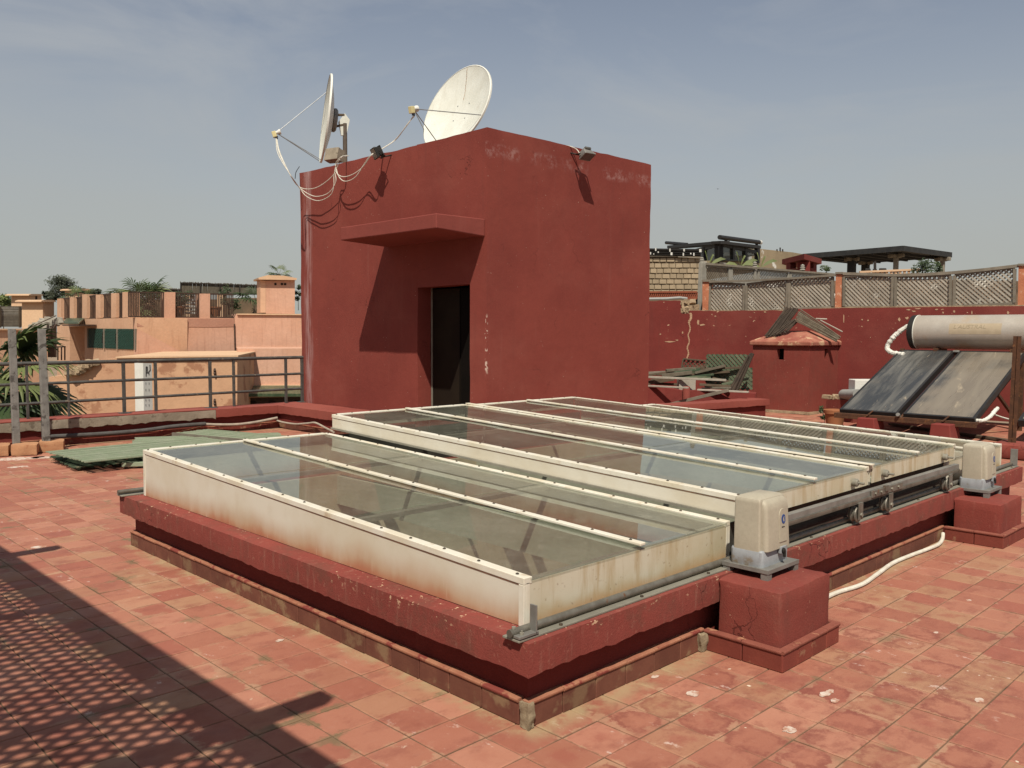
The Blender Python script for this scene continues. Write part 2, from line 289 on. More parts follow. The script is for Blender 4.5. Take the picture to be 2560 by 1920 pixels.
# cream painted sheet of the skylight sides, splashed orange-brown along its foot
g = G('cream_side'); c = g.mix(g.ramp(g.noise(2.6, 5), .35, .7), (.70, .655, .55), (.63, .565, .44)); z = g.sep()[2]
d = g.math('ADD', z, g.math('MULTIPLY', g.math('SUBTRACT', g.noise(1.0, 6, .6, g.scaled(g.pos, (3.2, 3.2, 1.2))), .5), .17))
c = g.mix(g.ramp(d, .37, .545, .85, 0), c, (.46, .25, .125)); c = g.mix(g.ramp(d, .36, .43, .8, 0), c, (.42, .15, .085))
v = g.noise(1, 5, .6, g.scaled(g.pos, (30, 30, 3))); c = g.mix(g.math('MULTIPLY', g.ramp(v, .60, .72), g.ramp(d, .38, .50, .6, 0)), c, (.66, .52, .40))
c = g.mix(g.ramp(g.noise(9, 4), .55, .8, 0, .25), c, (.52, .44, .33)); g.bump(g.noise(40, 3), .08, .004); g.done(c, .5, 0, .35)
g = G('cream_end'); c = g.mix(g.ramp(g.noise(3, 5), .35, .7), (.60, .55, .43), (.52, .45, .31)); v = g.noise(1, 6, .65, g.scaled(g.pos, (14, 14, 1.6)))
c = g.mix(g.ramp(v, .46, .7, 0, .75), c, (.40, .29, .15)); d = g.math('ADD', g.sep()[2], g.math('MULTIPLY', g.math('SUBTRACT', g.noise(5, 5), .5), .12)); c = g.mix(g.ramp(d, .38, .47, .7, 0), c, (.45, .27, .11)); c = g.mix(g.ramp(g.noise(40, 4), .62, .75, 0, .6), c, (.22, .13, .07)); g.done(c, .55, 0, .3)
g = G('cream_bar'); c = g.mix(g.ramp(g.noise(5, 5), .35, .7), (.74, .70, .60), (.66, .59, .45)); v = g.noise(1, 5, .6, g.scaled(g.pos, (12, 12, 12))); c = g.mix(g.ramp(v, .58, .76, 0, .6), c, (.42, .28, .15)); g.bump(g.noise(60, 3), .1, .003); g.done(c, .5, 0, .35)
weather('lime', (.56, .42, .34), (.68, .58, .50), 20, .95, .3, spots=((.42, .215, .145), 22, .47, .60)); weather('rust_line', (.26, .12, .06), (.16, .085, .05), 20, .85, .2)
weather('cross_bar', (.30, .26, .21), (.22, .19, .16), 6, .6, .1)
weather('bolt', (.10, .085, .07), (.2, .15, .10), 40, .55, 0, metal=.6)
# clear sheet glass with a dusty film
def glass(name, tint, dust, dcol=(.45, .42, .34), gloss=1.0):
    g = G(name); g.t.nodes.remove(g.p); tr = N(g.t, 'ShaderNodeBsdfTransparent'); tr.inputs[0].default_value = (*tint, 1); gl = N(g.t, 'ShaderNodeBsdfGlossy', Roughness=.015); gl.inputs[0].default_value = (.86, .88, .85, 1)
    df = N(g.t, 'ShaderNodeBsdfDiffuse'); df.inputs[0].default_value = (*dcol, 1); f = N(g.t, 'ShaderNodeFresnel', IOR=1.43); m1 = N(g.t, 'ShaderNodeMixShader'); m2 = N(g.t, 'ShaderNodeMixShader')
    nz = g.math('ADD', g.ramp(g.noise(1.6, 6, .65), .3, .75, dust*.35, dust), g.ramp(g.noise(14, 5, .7), .5, .8, 0, dust*.9))
    g.l(nz, m1.inputs[0]); g.l(tr.outputs[0], m1.inputs[1]); g.l(df.outputs[0], m1.inputs[2]); g.l(g.math('MULTIPLY', f.outputs[0], g.math('SUBTRACT', 1.0, g.geo.outputs['Backfacing'])), m2.inputs[0]); g.l(m1.outputs[0], m2.inputs[1]); g.l(gl.outputs[0], m2.inputs[2]); g.l(m2.outputs[0], g.out.inputs[0]); return g.m
glass('glass', (.88, .91, .885), .18, (.40, .375, .305))
glass('glass_far', (.95, .97, .97), .04)
weather('well_wall', (.60, .50, .36), (.52, .42, .295), 1.5, .9, .2, 40, streak=((.30, .22, .14), .3))
weather('well_dark', (.16, .11, .08), (.12, .085, .06), 2, .9, .1)
weather('well_pale', (.56, .55, .44), (.50, .47, .36), 2, .85, .1)
weather('dark_board', (.075, .07, .055), (.045, .042, .035), 3, .7, .15)
weather('steel', (.24, .225, .19), (.15, .135, .11), 12, .5, .2, 80, metal=.5, spots=((.20, .09, .04), 9, .62, .7))
weather('steel_pale', (.33, .31, .25), (.25, .235, .19), 7, .6, .2, 70, metal=.3)
weather('galvanised', (.30, .29, .265), (.21, .20, .18), 9, .55, .2, 60, metal=.4)
weather('motor_cream', (.44, .395, .305), (.39, .345, .265), 5, .55, .08, 300, spots=((.40, .33, .23), 30, .66, .78), dist=.002)
weather('motor_grey', (.34, .36, .38), (.26, .27, .28), 8, .55, .1, 90, spots=((.20, .16, .11), 8, .58, .7))
weather('badge_blue', (.02, .07, .24), (.02, .06, .2), 8, .4, 0); weather('black', (.02, .019, .018), (.03, .028, .025), 8, .55, .1, 80)
weather('white_paint', (.76, .77, .70), (.68, .68, .60), 3, .45, .06, 60, streak=((.48, .44, .34), .25))
weather('dish_rim', (.80, .80, .74), (.72, .71, .64), 3, .45, .0)
weather('dish_stain', (.42, .26, .17), (.55, .45, .34), 20, .7, 0)
weather('lnb', (.70, .62, .33), (.58, .50, .26), 9, .55, 0); weather('cable_white', (.72, .69, .60), (.60, .55, .45), 14, .6, .1, 90)
weather('rod', (.30, .31, .32), (.22, .22, .22), 9, .45, 0, metal=.4); weather('conduit', (.45, .39, .31), (.30, .25, .2), 8, .7, .2); weather('conduit_dark', (.10, .095, .09), (.07, .065, .06), 8, .7, .2)
weather('concrete', (.34, .29, .22), (.24, .20, .15), 5, .95, .6, 45, spots=((.16, .13, .095), 9, .57, .66)); weather('concrete_pale', (.40, .37, .31), (.32, .29, .24), 6, .95, .5, 50)
weather('rail_iron', (.12, .115, .105), (.075, .07, .065), 10, .55, .25, 90, metal=.3, spots=((.20, .16, .12), 13, .60, .68))
weather('post_grey', (.30, .29, .265), (.20, .19, .175), 10, .6, .2, 70, metal=.25, spots=((.11, .10, .09), 9, .55, .60))
weather('brick_orange', (.50, .265, .14), (.42, .21, .11), 6, .95, .6, 45, spots=((.35, .15, .075), 14, .58, .68))
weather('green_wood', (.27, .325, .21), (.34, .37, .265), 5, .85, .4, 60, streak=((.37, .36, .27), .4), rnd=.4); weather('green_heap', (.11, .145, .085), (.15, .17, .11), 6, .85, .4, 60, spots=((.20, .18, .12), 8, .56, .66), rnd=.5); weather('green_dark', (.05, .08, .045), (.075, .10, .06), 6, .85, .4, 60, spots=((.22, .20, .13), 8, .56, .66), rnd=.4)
weather('wood_grey', (.27, .235, .185), (.20, .17, .13), 7, .9, .4, 70, rnd=.45); weather('wood_pale', (.50, .455, .38), (.39, .35, .285), 7, .9, .4, 70, rnd=.5); weather('wood_brown', (.115, .082, .055), (.16, .12, .08), 7, .9, .4, 70, rnd=.45); weather('reed', (.20, .17, .125), (.13, .105, .075), 9, .9, .3, 80, rnd=.6)
weather('terra', (.69, .43, .28), (.62, .365, .23), .45, .92, .3, 14, streak=((.34, .17, .10), .3), dist=.03); weather('terra_pink', (.67, .40, .285), (.60, .335, .225), .6, .92, .3, 14, streak=((.36, .165, .105), .3), dist=.03)
weather('terra_pale', (.68, .46, .29), (.62, .40, .25), .8, .92, .2, 14, dist=.03); weather('terra_stain', (.59, .355, .215), (.50, .28, .17), .35, .92, .3, 14, spots=((.36, .18, .105), .8, .54, .60), dist=.03)
weather('tower_roof', (.34, .22, .17), (.27, .16, .12), 2, .95, .3); weather('iron_dark', (.030, .024, .020), (.05, .04, .032), 9, .6, 0); weather('iron_brown', (.075, .045, .032), (.05, .032, .025), 9, .65, 0)
weather('door_brown', (.020, .014, .009), (.015, .010, .007), 3, .8, .1, spec=.08); weather('doorway_dark', (.006, .005, .004), (.008, .006, .005), 3, .85, 0, spec=.05); weather('interior_dark', (.03, .022, .018), (.025, .018, .015), 3, .9, 0)
weather('teal', (.022, .075, .055), (.03, .09, .068), 5, .6, .2); weather('green_tile', (.05, .095, .05), (.12, .15, .085), 6, .35, .2, spec=.5, rnd=.5); weather('white_board', (.76, .75, .70), (.70, .69, .63), 3, .5, 0)
weather('block_tan', (.46, .36, .24), (.39, .30, .20), 3, .95, .5, 30, rnd=.45, dist=.02); weather('joint_tan', (.25, .19, .125), (.2, .15, .1), 4, .95, .5, 30); weather('openwork', (.30, .09, .045), (.22, .062, .034), 6, .85, .3)
weather('old_wall', (.36, .28, .18), (.27, .21, .135), 1.2, .95, .4, 20, spots=((.70, .68, .62), .8, .61, .66), dist=.02); weather('rubble', (.44, .33, .21), (.28, .20, .13), 7, .95, .8, 25, dist=.02)
weather('pav_frame', (.022, .020, .019), (.03, .027, .025), 4, .5, 0); weather('pergola_dark', (.030, .031, .032), (.045, .044, .043), 4, .7, .1); weather('pergola_pale', (.30, .265, .21), (.22, .19, .15), 6, .9, .3)
weather('tank', (.52, .475, .41), (.45, .40, .335), 3, .42, .05, 60, metal=.25, spec=.4, spots=((.46, .36, .25), 2, .50, .72)); weather('label_tan', (.47, .385, .27), (.42, .34, .235), 8, .6, 0); weather('label_text', (.34, .275, .185), (.32, .26, .17), 8, .6, 0)
weather('insul', (.78, .77, .70), (.66, .64, .56), 22, .9, .6, 40, dist=.02); weather('col_frame', (.018, .018, .019), (.028, .026, .025), 8, .45, .1, spec=.4)
# dusty solar glass: dark absorber under pale wind-blown dust running down the slope
g = G('collector'); v = g.scaled(g.pos, (.55, 5.2, 1.2), (0, 0, 0), (0, 0, .10)); d1 = g.noise(1.0, 6, .62, v, .5); d2 = g.noise(.75, 4, .6)
c = g.mix(g.ramp(d1, .36, .70), (.045, .047, .048), (.145, .14, .125)); c = g.mix(g.ramp(g.math('ADD', d2, g.ramp(g.sep()[1], 2.4, 3.2, .16, -.12)), .46, .70, 0, .6), c, (.28, .23, .17)); c = g.mix(g.ramp(g.noise(1.3, 7, .7, g.scaled(g.pos, (.9, 4, 1), (3, 1, 0)), .8), .60, .70, 0, .8), c, (.46, .38, .27))
g.done(c, g.ramp(d1, .3, .7, .16, .45), 0, .5)
weather('rust', (.115, .052, .026), (.07, .034, .02), 12, .85, .4, 60, spots=((.19, .085, .035), 15, .58, .68)); weather('pot', (.38, .155, .07), (.30, .12, .055), 5, .85, .2); weather('pvc', (.36, .36, .34), (.30, .30, .28), 5, .5, .05)
def leafmat(name, a, b, rough=.55, trans=.25):
    g = G(name); c = g.mix(g.rand(), a, b); c = g.mix(g.ramp(g.noise(1.8, 3), .35, .7, 0, .7), c, mult(a, .6)); g.done(c, rough, 0, .35)
    tl = N(g.t, 'ShaderNodeBsdfTranslucent'); g.l(c, tl.inputs[0]); m = N(g.t, 'ShaderNodeMixShader'); m.inputs[0].default_value = trans; g.l(g.p.outputs[0], m.inputs[1]); g.l(tl.outputs[0], m.inputs[2]); g.l(m.outputs[0], g.out.inputs[0])
leafmat('palm_leaf', (.13, .17, .055), (.20, .23, .085)); leafmat('palm_dark', (.045, .075, .025), (.075, .105, .04)); leafmat('palm_dry', (.26, .20, .105), (.32, .26, .14)); leafmat('leaf', (.045, .072, .028), (.075, .105, .042)); leafmat('leaf_far', (.062, .075, .046), (.085, .10, .062)); leafmat('leaf_bright', (.16, .20, .06), (.22, .25, .09))
weather('bark', (.14, .10, .065), (.09, .065, .045), 8, .95, .6, 30); weather('earth', (.30, .22, .15), (.24, .17, .115), .05, .95, 0); weather('street', (.22, .17, .13), (.17, .13, .10), .3, .95, .1)
# ------------------------------------------------------------------ ground far below, roof floor
tag(MB().box(-3000, 3000, -3000, 3000, -9.4, -9).build('ground', 'earth'), kind='structure')
m = MB()
for a in ((-6.5, .2, -6.5, 10.43), (6.18, 14.6, -6.5, 10.43), (.2, 6.18, -6.5, .18), (.2, 6.18, 3.96, 10.43)): m.box(*a, -.30, -.0045)
fl = m.build('roof_floor', 'grout'); tag(fl, kind='structure')
m = MB()
for a in ((-6.5, .19, -6.5, 11.1), (6.19, 14.6, -6.5, 11.1), (.19, 6.19, -6.5, .17), (.19, 6.19, 3.97, 11.1)): m.box(*a, -9, -.32)
tag(m.build('house_below', 'terra'), 'terracotta body of the house under the red roof terrace', 'building')
h = TP/2-.0022; b = .004
def tile_vf(cx, cy, dz, tx, ty):
    vs = []
    for (k, z) in ((h, -.012), (h, -.003), (h-b, 0)): vs += [(cx+i*k, cy+j*k, z+dz+tx*i+ty*j) for i, j in ((-1, -1), (1, -1), (1, 1), (-1, 1))]
    fs = [(8, 9, 10, 11)]
    for o in (0, 4): fs += [(o+i, o+(i+1) % 4, o+4+(i+1) % 4, o+4+i) for i in range(4)]
    return vs, fs
vs, fs = tile_vf(0, 0, 0, 0, 0); tm = MB().add(vs, fs); TILE = mesh_of(tm, 'tile', 'tile')
cells = []
for i in range(-24, 74):
    for j in range(-36, 44):
        cx, cy = TX0+(i+.5)*TP, TY0+(j+.5)*TP
        if cx > 14.4 or cy > 10.32 or cx < -6 or cy < -6: continue
        if .02 < cx < 6.36 and .02 < cy < 4.12: continue
        if cx > 5.3 and cx < 9.0 and cy > 6.0: continue
        d = Vector((cx, cy, 0))-CAM; dep = d.dot(CF); ar = 0
        if dep > .3:
            px = 1280+FPX*d.dot(CR)/dep; py = 960-FPX*d.dot(CU)/dep
            hid = (0 < cx < 6.4 and cy > -.02 and cx > -.1 and (cx*.0+cy) > 4.1) or (cx > 6.4)
            if -60 < px < 2620 and py < 1990: ar = (.12 if hid else 1)/dep**3
        cells.append((ar, cx, cy))
cells.sort(reverse=True)
for k, (ar, cx, cy) in enumerate(cells[:300]):
    link_copy(TILE, 'floor_tile', (cx, cy, random.uniform(-.0012, .0012)), (random.uniform(-.006, .006), random.uniform(-.006, .006), random.uniform(-.006, .006)), fl)
rest = MB()
for ar, cx, cy in cells[300:]: rest.add(*tile_vf(cx, cy, random.uniform(-.0012, .0012), random.uniform(-.0008, .0008), random.uniform(-.0008, .0008)))
tag(rest.build('floor_tiles', 'tile', fl, auto=False), kind='stuff')
# dried lime splashes on the tiles
rs = random.Random(12)
for px, py, w_ in ((2067, 1731, .055), (2085, 1750, .03), (1968, 1823, .045), (1732, 1732, .04), (2448, 1752, .03), (2340, 1580, .02), (60, 1146, .30), (110, 1143, .16), (40, 1168, .10), (99, 1367, .05), (700, 1600, .03), (2420, 1500, .02), (1560, 1640, .015), (1640, 1690, .02)):
    c_ = onz((px, py), .0022); n_ = 40; m = MB(); rd = []
    for k in range(n_):
        a = 2*math.pi*k/n_; q_ = Vector((math.cos(a)*.55+px*.37, math.sin(a)*.55, py*.37)); rd.append(w_*(.55+.55*noise.noise(q_)+.20*noise.noise(q_*3.3)+.10*noise.noise(q_*9)))
    m.prism([c_+Vector((math.cos(2*math.pi*k/n_)*max(.12*w_, rd[k])*1.5, math.sin(2*math.pi*k/n_)*max(.12*w_, rd[k]), 0)) for k in range(n_)], (0, 0, -.0012)); m.build('lime_splash', 'lime', fl, auto=False)

# ------------------------------------------------------------------ skirting tiles with a bullnose cap
def skirting(parent, a, b, out, hgt=.095, mt='skirt', capm='cap', pitch=.2125, first=None):
    """tiles along the floor line a-b, face looking along out"""
    a, b, out = Vector((*a, 0)), Vector((*b, 0)), Vector((*out, 0)); d = (b-a); l = d.length; d.normalize(); u = 0; k = 0
    while u < l-.02:
        wd = min(first if (first and k == 0) else pitch, l-u)
        c = a+d*(u+wd/2); t = random.uniform(-.0015, .0015)
        p = MB().obox(c-out*(.008-t)+Vector((0, 0, hgt/2+.001)), d*(wd/2-.0022), out*.008, Vector((0, 0, hgt/2))); p.build('skirting_tile', mt, parent, bevel=.003, seg=1)
        q = MB(); zc = hgt+.009+random.uniform(-.001, .001)
        prof = [(.0, -.0085), (.005, -.008), (.007, -.003), (.007, .003), (.004, .0075), (-.03, .0085), (-.03, -.0085)]
        q.prism([a+d*(u+.001)+out*(x+t)+Vector((0, 0, zc+z)) for x, z in prof], d*(wd-.003)); q.build('skirting_cap', capm, parent)
        u += wd; k += 1

# ------------------------------------------------------------------ skylight base
SX1, SY1 = 6.38, 4.14
base = thing('skylight_kerb', 'low red kerb with overhanging coping and tiled skirting under the big glass skylight', 'kerb', (0, 0, 0))
m = MB()
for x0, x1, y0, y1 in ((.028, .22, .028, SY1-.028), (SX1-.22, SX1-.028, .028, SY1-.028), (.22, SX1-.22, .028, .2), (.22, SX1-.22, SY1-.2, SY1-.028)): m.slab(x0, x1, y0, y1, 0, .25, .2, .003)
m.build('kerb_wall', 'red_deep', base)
m = MB(); o = .053
for x0, x1, y0, y1 in ((-o, .26, -o, SY1+o), (SX1-.26, SX1+o, -o, SY1+o), (.26, SX1-.26, -o, .26), (.26, SX1-.26, SY1-.26, SY1+o)): m.slab(x0, x1, y0, y1, .243, .378, .034, .0025, drip=.011, rnd=.003)
m.build('coping', 'red_coping', base)
skirting(base, (0, .05), (0, SY1), (-1, 0), first=.225); skirting(base, (.0, 0), (1.262, 0), (0, -1)); skirting(base, (1.87, 0), (4.6, 0), (0, -1)); skirting(base, (5.2, 0), (SX1, 0), (0, -1)); skirting(base, (0, SY1), (SX1, SY1), (0, 1))
m = MB(); m.slab(-.010, .028, -.012, .036, 0, .112, .009, .009, top=.010, fq=22); m.build('mortar_patch', 'mortar', base)
m = MB(); m.slab(1.215, 1.27, -.022, .02, 0, .10, .012, .014, top=.02, fq=14); m.build('mortar_patch', 'mortar', base)
# the light well under the glass
m = MB(); t = .03
for a in ((.27, .29, .29, SY1-.29), (SX1-.29, SX1-.27, .29, SY1-.29)): m.box(*a, -1.15, .384)
for a in ((.27, SX1-.27, SY1-.29, SY1-.27), (.27, SX1-.27, .27, .29)): m.box(*a, -1.15, .384)
m.build('well_wall', 'well_wall', base)
m = MB(); m.box(.25, SX1-.25, SY1-.20, SY1-.18, -3.6, -1.15); m.box(.25, SX1-.25, .18, .2, -3.6, -1.15); m.box(.2, .22, .2, SY1-.2, -3.6, -1.15); m.box(SX1-.22, SX1-.2, .2, SY1-.2, -3.6, -1.15); m.build('lower_well_wall', 'well_wall', base)
m = MB()
for k in range(5):
    x = .9+k*1.15; m.box(x-.36, x+.36, SY1-.205, SY1-.195, -3.2, -1.5)
for k in range(3):
    y = .85+k*1.2; m.box(SX1-.226, SX1-.216, y-.4, y+.4, -3.2, -1.5)
m.build('gallery_opening', 'interior_dark', base)
MB().box(.2, SX1-.2, .18, SY1-.18, -3.65, -3.6).build('courtyard_floor', 'well_dark', base)
for x in (1.665, 3.26, 4.885):
    m = MB(); m.box(x-.055, x+.055, .29, SY1-.29, .13, .37); m.build('cross_beam', 'well_pale', base)

# ------------------------------------------------------------------ the four glazed panels
def panel(label, x0, x1, ya, yb, za, zb, side, low, wheels=()):
    """glass plane from (ya, za) near to (yb, zb) far; side: depth of the sheet skirts, None = down to the coping"""
    zt = lambda y: za+(y-ya)*(zb-za)/(yb-ya)
    th = thing('glazed_skylight', label, 'skylight', ((x0+x1)/2, ya, zt(ya)-.15), 'glazed skylight panels')
    bot = (lambda y: .381) if side is None else (lambda y: zt(y)-side)
    sl = Vector((0, yb-ya, zb-za)).normalized(); up = Vector((0, -sl.z, sl.y))
    for x, sg in ((x0, -1), (x1, 1)):
        xx = x-sg*.004
        p = MB(); p.prism([(xx, ya+.004, bot(ya)), (xx, yb-.004, bot(yb)), (xx, yb-.004, zt(yb)-.028), (xx, ya+.004, zt(ya)-.028)], (-sg*.004, 0, 0)); p.build('side_sheet', 'cream_side', th)
        p = MB(); p.prism([(x, ya, zt(ya)-.030), (x, yb, zt(yb)-.030), (x, yb, zt(yb)), (x, ya, zt(ya))], (-sg*.05, 0, 0)); p.build('edge_bar', 'cream_bar', th, bevel=.003)
        p = MB(); p.prism([(x-sg*.002, ya+.03, zt(ya)-.034), (x-sg*.002, yb-.03, zt(yb)-.034), (x-sg*.002, yb-.03, zt(yb)-.0305), (x-sg*.002, ya+.03, zt(ya)-.0305)], (-sg*.01, 0, 0)); p.build('sealant_line', 'rust_line', th)
        if side:
            p = MB(); p.prism([(x, ya, bot(ya)-.002), (x, yb, bot(yb)-.002), (x, yb, bot(yb)+.012), (x, ya, bot(ya)+.012)], (sg*.012, 0, 0)); p.build('drip_edge', 'steel_pale', th)
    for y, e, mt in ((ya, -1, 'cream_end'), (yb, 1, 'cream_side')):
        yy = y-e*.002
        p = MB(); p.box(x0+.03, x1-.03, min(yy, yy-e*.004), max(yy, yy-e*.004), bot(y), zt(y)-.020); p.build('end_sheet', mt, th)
    for x, sg in ((x0, 1), (x1, -1)):
        for y, e in ((ya, 1), (yb, -1)):
            if side: continue
            p = MB(); p.box(min(x, x+sg*.012), max(x, x+sg*.012), min(y, y+e*.032), max(y, y+e*.032), .380, zt(y)-.03); p.box(min(x+sg*.012, x+sg*.036), max(x+sg*.012, x+sg*.036), min(y, y+e*.008), max(y, y+e*.008), .380, zt(y)-.022); p.build('corner_post', 'cream_bar', th, bevel=.002)
    xm = (x0+x1)/2
    p = MB(); p.prism([(xm-.02, ya-.012, zt(ya)+.002), (xm+.02, ya-.012, zt(ya)+.002), (xm+.02, ya-.012, zt(ya)+.016), (xm-.02, ya-.012, zt(ya)+.016)], Vector((0, yb-ya-.03, zb-za))); p.build('mullion', 'cream_bar', th, bevel=.003)
    p = MB(); p.prism([(x0+.05, yb-.05, zt(yb-.05)-.006), (x1-.05, yb-.05, zt(yb-.05)-.006), (x1-.05, yb, zt(yb)-.006), (x0+.05, yb, zt(yb)-.006)], (0, 0, .010)); p.build('end_bar', 'cream_bar', th, bevel=.002)
    ys = [ya-.008, ya+(yb-ya)*.335, ya+(yb-ya)*.665, yb-.05]
    for xa, xb in ((x0+.038, xm-.006), (xm+.006, x1-.038)):
        for k in range(3):
            y0, y1 = ys[k]+.0015, ys[k+1]-.0015; o = -.012+.002*k
            p = MB(); p.prism([(xa, y0, zt(y0)+o), (xb, y0, zt(y0)+o), (xb, y1, zt(y1)+o), (xa, y1, zt(y1)+o)], (0, 0, .006)); p.build('pane', 'glass', th)
    for y in ys[1:3]:
        p = MB(); p.prism([(x0+.03, y-.02, zt(y-.02)-.02), (x1-.03, y-.02, zt(y-.02)-.02), (x1-.03, y+.02, zt(y+.02)-.02), (x0+.03, y+.02, zt(y+.02)-.02)], (0, 0, -.025)); p.build('cross_bar', 'cross_bar', th)
    p = MB(); y = ya+.025; p.prism([(x0+.012, ya+.008, zt(ya)-.02), (x1-.012, ya+.008, zt(ya)-.02), (x1-.012, ya+.05, zt(ya)-.018), (x0+.012, ya+.05, zt(ya)-.018)], (0, 0, -.03)); p.build('cross_bar', 'cross_bar', th)
    p = MB(); n = int((yb-ya)/.235)
    for x, o in ((x0+.025, .0), (xm, .016), (x1-.025, 0.)):
        for k in range(n+1):
            y = ya+.06+k*(yb-ya-.1)/n; c = Vector((x+random.uniform(-.004, .004), y, zt(y)+o)); p.lathe([(.0085, -.001), (.0075, .004), (.003, .0065), (.0, .0068)], 6, Matrix.Translation(c))
    for k in range(1, 8): p.lathe([(.0085, -.001), (.0075, .004), (.003, .0065), (.0, .0068)], 6, Matrix.Translation((x0+(x1-x0)*k/8, yb-.02, zt(yb-.02)+.004)))
    tag(p.build('screws', 'bolt', th), kind='stuff')
    for wx in wheels:
        wy = ya-.055; wz = .452
        wh = MB(); M_ = Matrix.Translation((wx, wy, wz)) @ Matrix.Rotation(R(90), 4, 'X'); wh.lathe([(.0, -.02), (.048, -.02), (.052, -.014), (.038, -.005), (.038, .005), (.052, .014), (.048, .02), (.0, .02)], 20, M_); wh.build('wheel', 'steel', th)
        ax = MB(); ax.lathe([(.014, -.045), (.014, .045)], 6, M_, cap=True); ax.build('axle', 'steel_pale', th, auto=True)
        br = MB(); br.box(wx-.03, wx+.03, wy+.026, wy+.036, wz-.03, wz+.07); br.box(wx-.03, wx+.03, wy-.036, wy-.028, wz-.03, wz+.07); br.box(wx-.03, wx+.03, wy-.036, wy+.036, wz+.07, wz+.078); br.build('wheel_bracket', 'steel', th, bevel=.002)
        kn = MB(); M2 = Matrix.Translation((wx+.06, ya-.03, zt(ya)-.075)) @ Matrix.Rotation(R(90), 4, 'X'); kn.lathe([(.026, -.02), (.026, .004), (.018, .012), (.0, .012)], 14, M2); kn.lathe([(.008, .012), (.008, .05), (0, .05)], 8, M2); kn.build('adjusting_knob', 'steel_pale', th)
    return th
panel('lowest glazed skylight panel nearest the camera, its cream side splashed orange', .065, 1.645, .088, 4.04, .586, .72, None, 0)
p2 = panel('raised sliding skylight panel just behind the nearest one, white drip edge showing', 1.685, 3.248, .02, 4.04, .716, .876, .125, 1, (2.93,))
p3 = panel('raised sliding skylight panel meeting the second one, ending beside the far motor', 3.268, 4.868, .02, 4.04, .722, .868, .125, 1, (3.40, 4.52))
panel('farthest low skylight panel, seen as a thin strip beyond the far motor', 4.905, 6.285, .088, 3.98, .590, .712, None, 0)
# cover strip over the joint of the two sliding panels, belongs to the third
m = MB(); m.prism([(3.236, .0, .7235), (3.285, .0, .7235), (3.285, 4.05, .8705+.009), (3.236, 4.05, .8705+.009)], (0, 0, .008)); m.build('joint_cover', 'cream_bar', p3, bevel=.002)
m = MB(); m.box(1.66, 4.9, .118, .128, .379, .56); m.build('closing_board', 'dark_board', base)
m = MB(); m.box(1.66, 4.9, 3.99, 4.0, .379, .70); m.build('closing_board', 'dark_board', base)

# gear rack hung on the sliding panels
rk = thing('gear_rack', 'toothed steel rack running along the near ends of the raised skylight panels', 'gear rack', (1.75, -.04, .53))
m = MB(); m.box(1.78, 4.74, -.052, -.046, .546, .582); m.box(1.78, 4.74, -.046, -.012, .577, .582); m.build('rack_bar', 'galvanised', rk, bevel=.0015)
m = MB(); x = 1.79
while x < 4.72: m.prism([(x, -.06, .534), (x+.009, -.06, .534), (x+.0065, -.06, .522), (x+.0025, -.06, .522)], (0, .018, 0)); x += .0125
m.box(1.785, 4.735, -.06, -.042, .534, .546); tag(m.build('rack_teeth', 'steel', rk), kind='stuff')
m = MB(); m.box(3.10, 3.60, -.066, -.054, .535, .580); m.box(3.30, 3.345, -.075, -.053, .555, .592); m.build('splice_plate', 'steel', rk, bevel=.002)
for x in (3.15, 3.24, 3.41, 3.52):
    m = MB(); m.lathe([(.009, 0), (.009, .008), (0, .010)], 6, Matrix.Translation((x, -.066, .558)) @ Matrix.Rotation(R(90), 4, 'X')); m.build('bolt', 'steel_pale', rk)

# guide rails on the coping
def rail(y, label, stop):
    t = thing('guide_rail', label, 'rail', (3.1, y, .378), 'pipe rails the skylight panels roll on')
    MB().box(-.075, 6.40, y-.045, y+.05, .3785, .388).build('rail_plate', 'steel_pale', t, bevel=.002)
    MB().tube([(-.085, y, .4085), (6.36, y, .4085)], .0165, 12).build('rail_pipe', 'steel', t)
    m = MB(); x = .18
    while x < 6.3: m.lathe([(.008, .388), (.008, .396), (0, .398)], 6, Matrix.Translation((x, y-.034, 0))); x += .55
    tag(m.build('rail_bolts', 'bolt', t), kind='stuff')
    if stop:
        m = MB(); m.obox((-.02, y-.03, .398), (.055, .0, 0), (0, .018, 0), (0, 0, .006)); m.build('stop_foot', 'galvanised', t, bevel=.002)
        m = MB(); m.obox((.022, y-.03, .452), (.004, 0, 0), (0, .018, 0), (0, 0, .058)); m.build('stop_plate', 'galvanised', t, bevel=.002)
        m = MB(); m.lathe([(.009, .404), (.009, .412), (.004, .413), (.004, .42), (0, .42)], 6, Matrix.Translation((-.045, y-.03, 0))); m.lathe([(.009, .424), (.009, .432), (0, .433)], 6, Matrix.Translation((-.06, y, 0))); m.build('bolt', 'steel_pale', t)
        m = MB(); m.obox((6.34, y-.02, .47), (.004, 0, 0), (0, .03, 0), (0, 0, .075)); m.build('stop_plate', 'galvanised', t, bevel=.002)
    return t
rail(.02, 'near steel pipe rail lying on the red coping, with a stop bracket at the corner', True); rail(4.135, 'far steel pipe rail on the coping, its stub showing at the left end', False)

